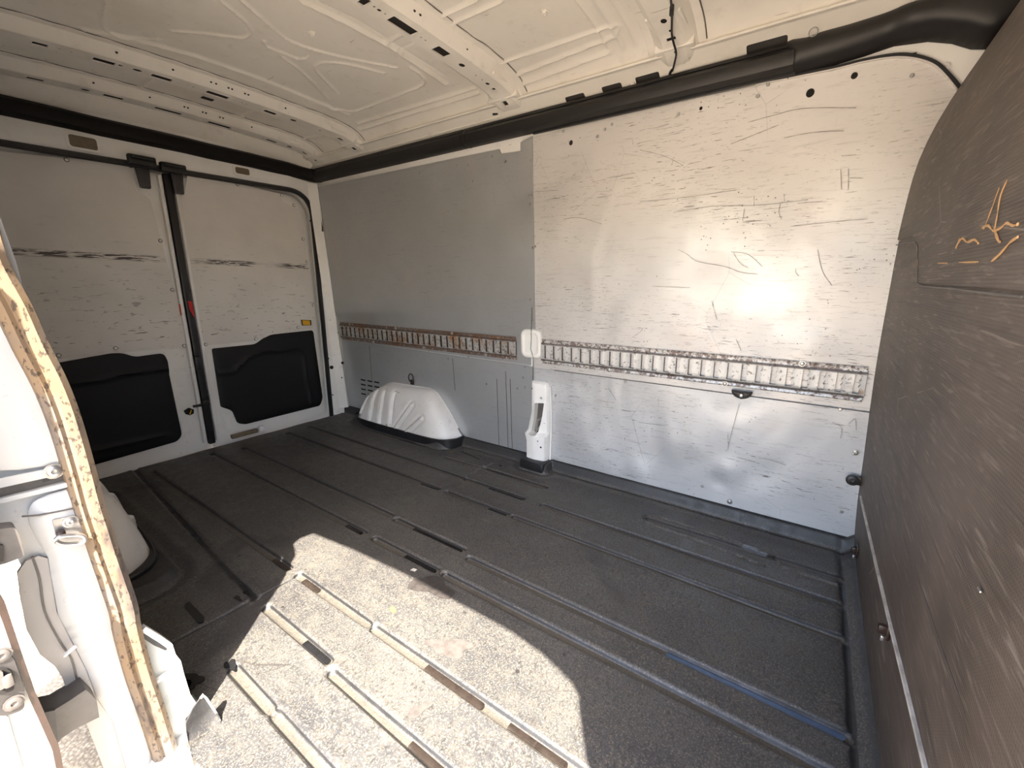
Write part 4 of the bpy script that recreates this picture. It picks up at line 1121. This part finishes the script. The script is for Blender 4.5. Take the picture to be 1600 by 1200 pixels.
scratches(t_lr, [[(1155, 632), (1146, 665), (1137, 700)], [(1137, 678), (1138, 700), (1134, 702)], [(1186, 715), (1205, 719), (1228, 727)], [(1150, 714), (1180, 722)], [(1300, 660), (1315, 668), (1313, 685)], [(950, 606), (958, 618), (962, 625)], [(998, 660), (1040, 665)], [(1326, 663), (1336, 655), (1338, 672)]], .0085)
rv(t_lr, 1140, 784, rivet2, M['steel'], 'screw', .005)
rv(t_lr, 1337, 707, rivet2, M['darksteel'], 'screw', .005)
Z3 = lambda L: [(1000+x/2.667, y/2.667) for x, y in L]
scratches(t_ur, [Z3(L) for L in ([(160, 1040), (200, 1062), (240, 1090), (350, 1110), (420, 1135), (490, 1142)], [(380, 1050), (450, 1060), (510, 1112)], [(390, 1055), (420, 1100), (450, 1115)],
    [(380, 600), (480, 560), (580, 520)], [(140, 885), (300, 860), (500, 855), (700, 832)], [(0, 840), (190, 822), (400, 792)], [(600, 810), (602, 840)], [(585, 850), (578, 885), (590, 912)],
    [(640, 942), (800, 925), (950, 912)], [(840, 650), (900, 645)], [(875, 742), (930, 742)], [(836, 705), (840, 790)], [(868, 700), (868, 790)], [(475, 815), (475, 860)], [(600, 575), (720, 552), (850, 545)],
    [(740, 1040), (760, 1130), (800, 1190)], [(650, 1120), (648, 1135), (660, 1150)], [(0, 625), (100, 650), (180, 690)], [(450, 510), (560, 480), (680, 452), (900, 450)], [(435, 870), (428, 920)])]
    +[[(1018, 447), (1060, 449), (1078, 449)], [(835, 300), (872, 297)], [(880, 343), (905, 340), (940, 350)], [(1112, 470), (1120, 500)], [(988, 527), (1001, 518), (1004, 512)], [(1150, 530), (1158, 548)]], .0062)
# lapping strip over the upright seam
a0, a1 = wuv(822, 219), wuv(838, 215)
t_s = thing('seam_strip', 'narrow upright metal strip covering the seam between the two upper sheets', 'strip', (-1.215, 1.9, .57))
obj('strip_plate', sheet([(-1.234, .770), (-1.178, .770), (-1.180, 1.66), (-1.236, 1.648)], [], .003, wfn(.0045), .06), M['alu_l'], t_s)
for p in ((826, 305), (831, 304), (828, 318), (832, 387), (836, 385), (829, 250), (832, 500), (828, 468)): rv(t_s, *p, off=.0078)
# tab by the rounded corner
q = wuv(1476, 105)
obj('corner_tab', sheet(circp(q[0], q[1], .012, .012, 14), [circp(q[0], q[1]+.002, .003, .003, 8)], .003, wfn(.0)), M['alu_r'], label='small round metal tab at the rounded corner of the bright sheet', cat='tab')
# drain lines scribed on the grey sheet
for px, y0, y1 in ((776, 592, 705), (790, 580, 702), (797, 592, 722), (577, 540, 595), (707, 560, 610)):
    a, b = onw(px, y0, .005), onw(px+4, y1, .005)
    obj('scribed_line', sweep([a, b], [(-.0012, -.0005), (.0012, -.0005), (.0012, .0008), (-.0012, .0008)], up=(0, 1, 0)), M['bracket'], t_ll)

# ------------------------------------------------------------------ load rails
def rail(name, label, x0, x1, z0f, z1f, m, pitch=.0503, start=.03):
    n = int((x1-x0-start)/pitch); holes = []; cz = lambda x: (z0f(x)+z1f(x))/2
    for k in range(n+1):
        c = x0+start+k*pitch
        if c+.014 > x1-.006: break
        z = cz(c); holes.append([(c-.010, z-.034), (c+.009, z-.034), (c+.009, z-.018), (c+.0045, z-.010), (c+.009, z-.001), (c+.009, z+.003), (c+.0045, z+.011), (c+.009, z+.019), (c+.009, z+.034), (c-.010, z+.034)])
    outer = [(x0, z0f(x0)), (x1, z0f(x1)), (x1, z1f(x1)), (x0, z1f(x0))]
    H = (z1f(x0)-z0f(x0))/2
    hol_l = [h_+[h_[0]] for h_ in holes]
    def hh(a, b):
        e = abs(b-cz(a)); v = .003
        v += .009*(1-sst(H-.024, H-.018, e)); v -= .005*(sst(H-.013, H-.010, e)*0)
        v += .003*math.exp(-((e-(H-.004))/.003)**2)
        k = round((a-x0-start)/pitch)
        if 0 <= k < len(hol_l):
            v += .001*math.exp(-(float(poly_d(np.array(a), np.array(b), hol_l[k]))/.003)**2)
        return v
    t = thing(name, label, 'load rail', (x0, wally(.6)-.01, z0f(x0)), 'slotted load rails on the far wall')
    obj('slotted_bar', sheet(outer, holes, .0005, wfn(.005), .0085, h=hh), m, t)
    for xx in (x0, x1): obj('end_cap', box((xx, wally(cz(xx))-.010, cz(xx)), (.003, .012, 2*H-.03), .001), m, t)
    for k, xx in enumerate(np.arange(x0+.12, x1, .25)):
        up_ = k % 2 == 0; z = (z1f(xx)-.008) if up_ else (z0f(xx)+.008)
        share('rail_screw', rivet2, M['steel'], t, (xx, wally(z)-.010, z), ROTY)
    return t
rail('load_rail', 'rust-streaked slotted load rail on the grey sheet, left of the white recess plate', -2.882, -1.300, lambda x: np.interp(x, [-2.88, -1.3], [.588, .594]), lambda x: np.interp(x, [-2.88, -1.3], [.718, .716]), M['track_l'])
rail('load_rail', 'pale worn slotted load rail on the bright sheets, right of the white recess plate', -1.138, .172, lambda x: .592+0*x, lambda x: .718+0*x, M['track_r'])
# ledge seam line beneath the rails
obj('trim_4', sweep([(-2.9, wally(.577)-.005, .578), (-1.22, wally(.566)-.005, .566)], [(-.002, -.002), (.002, -.002), (.002, .002), (-.002, .002)]), M['alu_l'], kind='structure')
obj('trim_5', sweep([(-1.07, wally(.562)-.004, .562), (.21, wally(.558)-.004, .558)], [(-.0012, -.002), (.0012, -.002), (.0012, .001), (-.0012, .001)]), M['bracket'], kind='structure')

# ------------------------------------------------------------------ recess plate between the rails
t = thing('recess_plate', 'white rounded recess plate on the seam between the two load rails', 'plate', (-1.2, wally(.6)-.01, .61))
ro = fillet(rectp(-1.268, .612, -1.140, .765), .042, 7); roc = (-1.204, .688)
rol = ro+[ro[0]]
ri = fillet(rectp(-1.250, .630, -1.158, .747), .030, 6); ril = ri+[ri[0]]
def hp(a, b):
    e = float(poly_d(np.array(a), np.array(b), rol)); v = .012*(1-math.exp(-e/.004))
    if inside(ri, np.array(a), np.array(b)): v -= .006*(1-math.exp(-float(poly_d(np.array(a), np.array(b), ril))/.004))
    return v
obj('plate_body', sheet(ro, [], .004, wfn(.006), .005, h=hp), M['plate_white'], t)
obj('plate_slit', sweep([onw(831, 480, .014), onw(830, 517, .018), onw(830, 533, .014), onw(829, 545, .014), onw(833, 558, .018), onw(833, 600, .010)], [(-.0012, -.001), (.0012, -.001), (.0012, .001), (-.0012, .001)], up=(0, 1, 0)), M['bracket'], t)

# ------------------------------------------------------------------ white pillar foot with its pocket
t = thing('lower_pillar', 'white pillar foot with open upright pocket, standing on the mat by the wall', 'pillar', (-1.16, 1.9, .05))
po = [wuv(*p) for p in [(833, 593), (851, 596), (857, 598), (860, 606), (860, 716), (855, 720), (845, 722), (829, 719), (829, 683), (826, 672), (833, 640)]]
pocket = fillet([wuv(*p) for p in [(842, 627), (855, 628), (852, 650), (846, 676), (836, 674), (840, 652)]], .006, 3)
polc = po+[po[0]]; pkl = pocket+[pocket[0]]
def hpf(a, b):
    v = .022*(1-math.exp(-float(poly_d(np.array(a), np.array(b), polc))/.005))
    v += .030*(1-sst(.195, .215, b))
    v += .010*math.exp(-((a+1.165)/.03)**2)*(1-sst(.20, .36, abs(b-.33)))
    v += .005*math.exp(-(float(poly_d(np.array(a), np.array(b), pkl))/.006)**2)
    return v
hole1 = circp(*wuv(850, 620), .007, .007, 10)
obj('foot_cover', sheet(po, [pocket, hole1], .004, wfn(.006), .008, h=hpf), M['white'], t)
obj('pocket_back', sheet([(p[0], p[1]) for p in [wuv(838, 622), wuv(860, 622), wuv(858, 680), wuv(832, 680)]], [], .002, wfn(.005)), M['bracket'], t)
obj('pocket_bracket', sheet([wuv(*p) for p in [(841, 654), (850, 650), (849, 664), (838, 676), (838, 668)]], [[wuv(*p) for p in [(843, 657), (848, 655), (847, 662), (841, 668)]]], .004, wfn(.012)), M['steel'], t)
for px, py in ((832, 607), (840, 689), (845, 699), (838, 713)):
    q = onw(px, py, .03 if py < 650 else .060); share('foot_hole', disc(.005, .003, 8, .2, False), M['hole_shade'], t, q, ROTY)
obj('foot_flange', sweep([onw(860.5, 604, .012), onw(862, 660, .012), onw(860, 718, .012)], [(-.003, -.005), (.003, -.005), (.003, .005), (-.003, .005)], up=(0, 1, 0)), M['white'], t)
bm = box((-1.158, 1.885, .028), (.150, .11, .060), .010)
obj('foot_boot', bm, M['rubber_black'], t)

# ------------------------------------------------------------------ lashing rings, knob
def half_ring(c, r, tr, a0, a1, n=16):
    return tube([Vector((c.x+r*math.cos(a), c.y, c.z+r*.8*math.sin(a))) for a in np.linspace(a0, a1, n)], tr, 8, up=(0, 1, 0))
q = onw(1159, 613, .018)
t = thing('lashing_ring', 'dark half round lashing ring under the pale worn rail', 'ring', q-Vector((0, 0, .04)), 'lashing rings on the far wall')
obj('ring_loop', half_ring(q+Vector((0, 0, .004)), .033, .0045, -math.pi-.1, .1), M['darksteel'], t)
obj('ring_plate', sheet([(q.x-.026, q.z-.004), (q.x+.026, q.z-.004), (q.x+.020, q.z-.016), (q.x, q.z-.030), (q.x-.020, q.z-.016)], [], .010, wfn(.016)), M['brown'], t)
obj('ring_bar', tube([(q.x-.034, q.y, q.z+.003), (q.x+.034, q.y, q.z+.003)], .004, 8, up=(0, 0, 1)), M['darksteel'], t)
share('ring_bolt', disc(.008, .005, 6, .3, False), M['steel'], t, (q.x, q.y-.004, q.z-.012), ROTY)
q = onw(642, 592, .02)
t = thing('lashing_ring', 'small dark lashing ring standing above the white wheel arch', 'ring', q-Vector((0, 0, .05)), 'lashing rings on the far wall')
obj('ring_loop', tube([Vector((q.x+.022*math.cos(a), q.y, q.z+.006+.028*math.sin(a))) for a in np.linspace(-1.1, math.pi+1.1, 18)], .004, 8, up=(0, 1, 0)), M['darksteel'], t)
obj('ring_plate', box((q.x, q.y+.010, q.z-.024), (.030, .014, .036), .006), M['brown'], t)
for s in (-1, 1): obj('ring_washer', disc(.030, .003, 14, .2, False).copy(), M['alu_l'], t) if False else None
q = onw(1335, 750, .02)
t = thing('wall_knob', 'dark round knob on the bright lower sheet beside the bulkhead', 'knob', q-Vector((0, 0, .02)))
o_ = share('knob_head', disc(.020, .012, 16, .4, True), M['darksteel'], t, q+Vector((-.006, -.002, 0)), ROTY)
obj('knob_stem', box(q+Vector((.012, .004, .0)), (.03, .02, .034), .004), M['brown'], t)

# ================================================================== BLACK TRIM
def duct(name, label, x0, x1, grp='black trim along the far wall top', k=1.0):
    t = thing(name, label, 'trim', ((x0+x1)/2, 1.85, 1.66), grp)
    prof = [(0, -.036), (.030, -.036), (.052, -.026), (.060, -.008), (.058, .012), (.040, .032), (.018, .044), (.0, .046)]
    path = [Vector((x, 1.853, 1.706)) for x in np.linspace(x0, x1, 12)]
    obj('duct_shell', sweep(path, [(a*k, b*k) for a, b in prof]), M['plastic_black'], t)
    obj('duct_lip', sweep([p+Vector((0, -.035, .036)) for p in path], [(-.008, -.004), (.010, -.006), (.004, .006), (-.010, .008)]), M['plastic_black'], t)
    for xx in (x0+.012,):
        obj('joint_band', sweep([Vector((xx, 1.853, 1.706)), Vector((xx+.014, 1.853, 1.706))], [(a*1.05, b*1.04) for a, b in prof]), M['plastic_black'], t)
    return t
duct('ceiling_duct', 'black padded trim along the far wall top, rear length', -2.90, -1.575)
duct('ceiling_duct', 'black padded trim along the far wall top, long middle length', -1.570, -.165)
# thin seal strip just under the trim
obj('trim_6', sweep([(-1.17, 1.846, 1.668), (-.16, 1.846, 1.668)], [(0, -.006), (.012, -.006), (.012, .004), (0, .004)]), M['rubber_black'], kind='structure')
# front piece that widens over the corner
fp = [wuv(*p) for p in [(1222, 124), (1300, 103), (1350, 88), (1397, 72), (1450, 65), (1487, 68), (1517, 77), (1544, 77), (1575, 60), (1640, 20), (1700, -60), (1560, -60), (1450, -2), (1412, 8), (1375, 22), (1330, 37), (1285, 49), (1262, 58), (1232, 62), (1222, 78)]]
fpl = fp+[fp[0]]
t = thing('corner_shelf_trim', 'wide black moulded trim swelling over the corner above the bulkhead', 'trim', (.15, 1.85, 1.64))
ys_f = .06
obj('moulded_panel', sheet(fp, [], .003, wfn(.0), .012, h=lambda a, b: .055*(1-math.exp(-float(poly_d(np.array(a), np.array(b), fpl))/.016))+.02*sst(.05, .12, a)*sst(0, .03, float(poly_d(np.array(a), np.array(b), fpl)))), M['plastic_black'], t)
# rear trim across the header, turning into the corner
def rear_y(): pass
pr = [(0, -.040), (.030, -.040), (.050, -.026), (.055, .0), (.048, .024), (.025, .040), (.0, .042)]
path = [Vector((-2.965, y, z)) for y, z in zip(np.linspace(.16, 1.66, 14), [1.735]*5+[1.732]*4+[1.728]*3+[1.724]*2)]
path += smooth_path([(-2.965, 1.68, 1.722), (-2.955, 1.76, 1.715), (-2.93, 1.825, 1.708), (-2.885, 1.85, 1.706)], 4)
t = thing('rear_ceiling_duct', 'black padded trim across the van above the two rear doors', 'trim', (-2.96, 1.0, 1.68))
obj('duct_shell', sweep(path, [(a, b) for a, b in pr], up=(0, 0, 1)), M['plastic_deep'], t)
# strip drawing the corner's shadow line in black, and added rim for its highlight
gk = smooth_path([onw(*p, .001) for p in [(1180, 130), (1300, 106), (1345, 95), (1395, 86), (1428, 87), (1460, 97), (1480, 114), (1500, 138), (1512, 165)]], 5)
obj('corner_shadow_strip', sweep(gk, [(-.004, -.004), (.004, -.004), (.004, .003), (-.004, .003)], up=(0, 1, 0)), M['rubber_black'], t_ur)
gk = smooth_path([onw(*p, .004) for p in [(1180, 133), (1300, 109), (1345, 98), (1393, 90), (1426, 91), (1456, 100), (1476, 117), (1495, 140)]], 5)
obj('highlight_rim', sweep(gk, [(-.0015, -.004), (.0015, -.004), (.0015, .004), (-.0015, .004)], up=(0, 1, 0)), M['alu_r'], t_ur)

# ------------------------------------------------------------------ dangling wire
w_pts = [zz_bow(*p)+Vector((0, 0, -.010)) for p in ((1047, -30), (1050, 10), (1050, 30), (1050, 48), (1053, 62), (1057, 78), (1054, 94), (1051, 106))]
t = thing('hanging_wire', 'thin black wire hanging down the front roof bow to the side trim', 'wire', w_pts[-1])
obj('wire_strand', tube(smooth_path(w_pts, 5), .0035, 6, up=(1, 0, 0)), M['rubber_black'], t)
obj('wire_end', tube(smooth_path([zz_bow(*p)+Vector((0, 0, -.010)) for p in ((1051, 104), (1047, 110), (1053, 113), (1059, 109))], 3), .005, 6, up=(1, 0, 0)), M['rubber_black'], t)
q = w_pts[1]
obj('wire_loom', box(q, (.012, .012, .03), .003), M['plastic_black'], t)
# small loop and dark grommet on the side rail
q = ony(1271, 50, 1.80)
obj('wire_loop', tube([Vector((q.x+.012*math.cos(a), q.y, q.z+.012*math.sin(a))) for a in np.linspace(0, 2*math.pi, 14)], .0015, 6, up=(0, 1, 0)), M['steel'], label='tiny wire loop on the side rail above the black corner trim', cat='loop')
q = ony(774, 178, 1.80)
obj('rail_grommet', box(q, (.028, .010, .010), .003, rot=.2), M['plastic_black'], label='small black grommet on the side rail left of the middle roof bow', cat='grommet')
# black handle plate on the rear pillar
q = onx(503.5, 352, RWX+.04)
obj('pillar_buffer', box(q+Vector((0, .006, 0)), (.022, .036, .095), .008), M['plastic_black'], label='black rubber buffer set in the white rear corner pillar', cat='buffer')
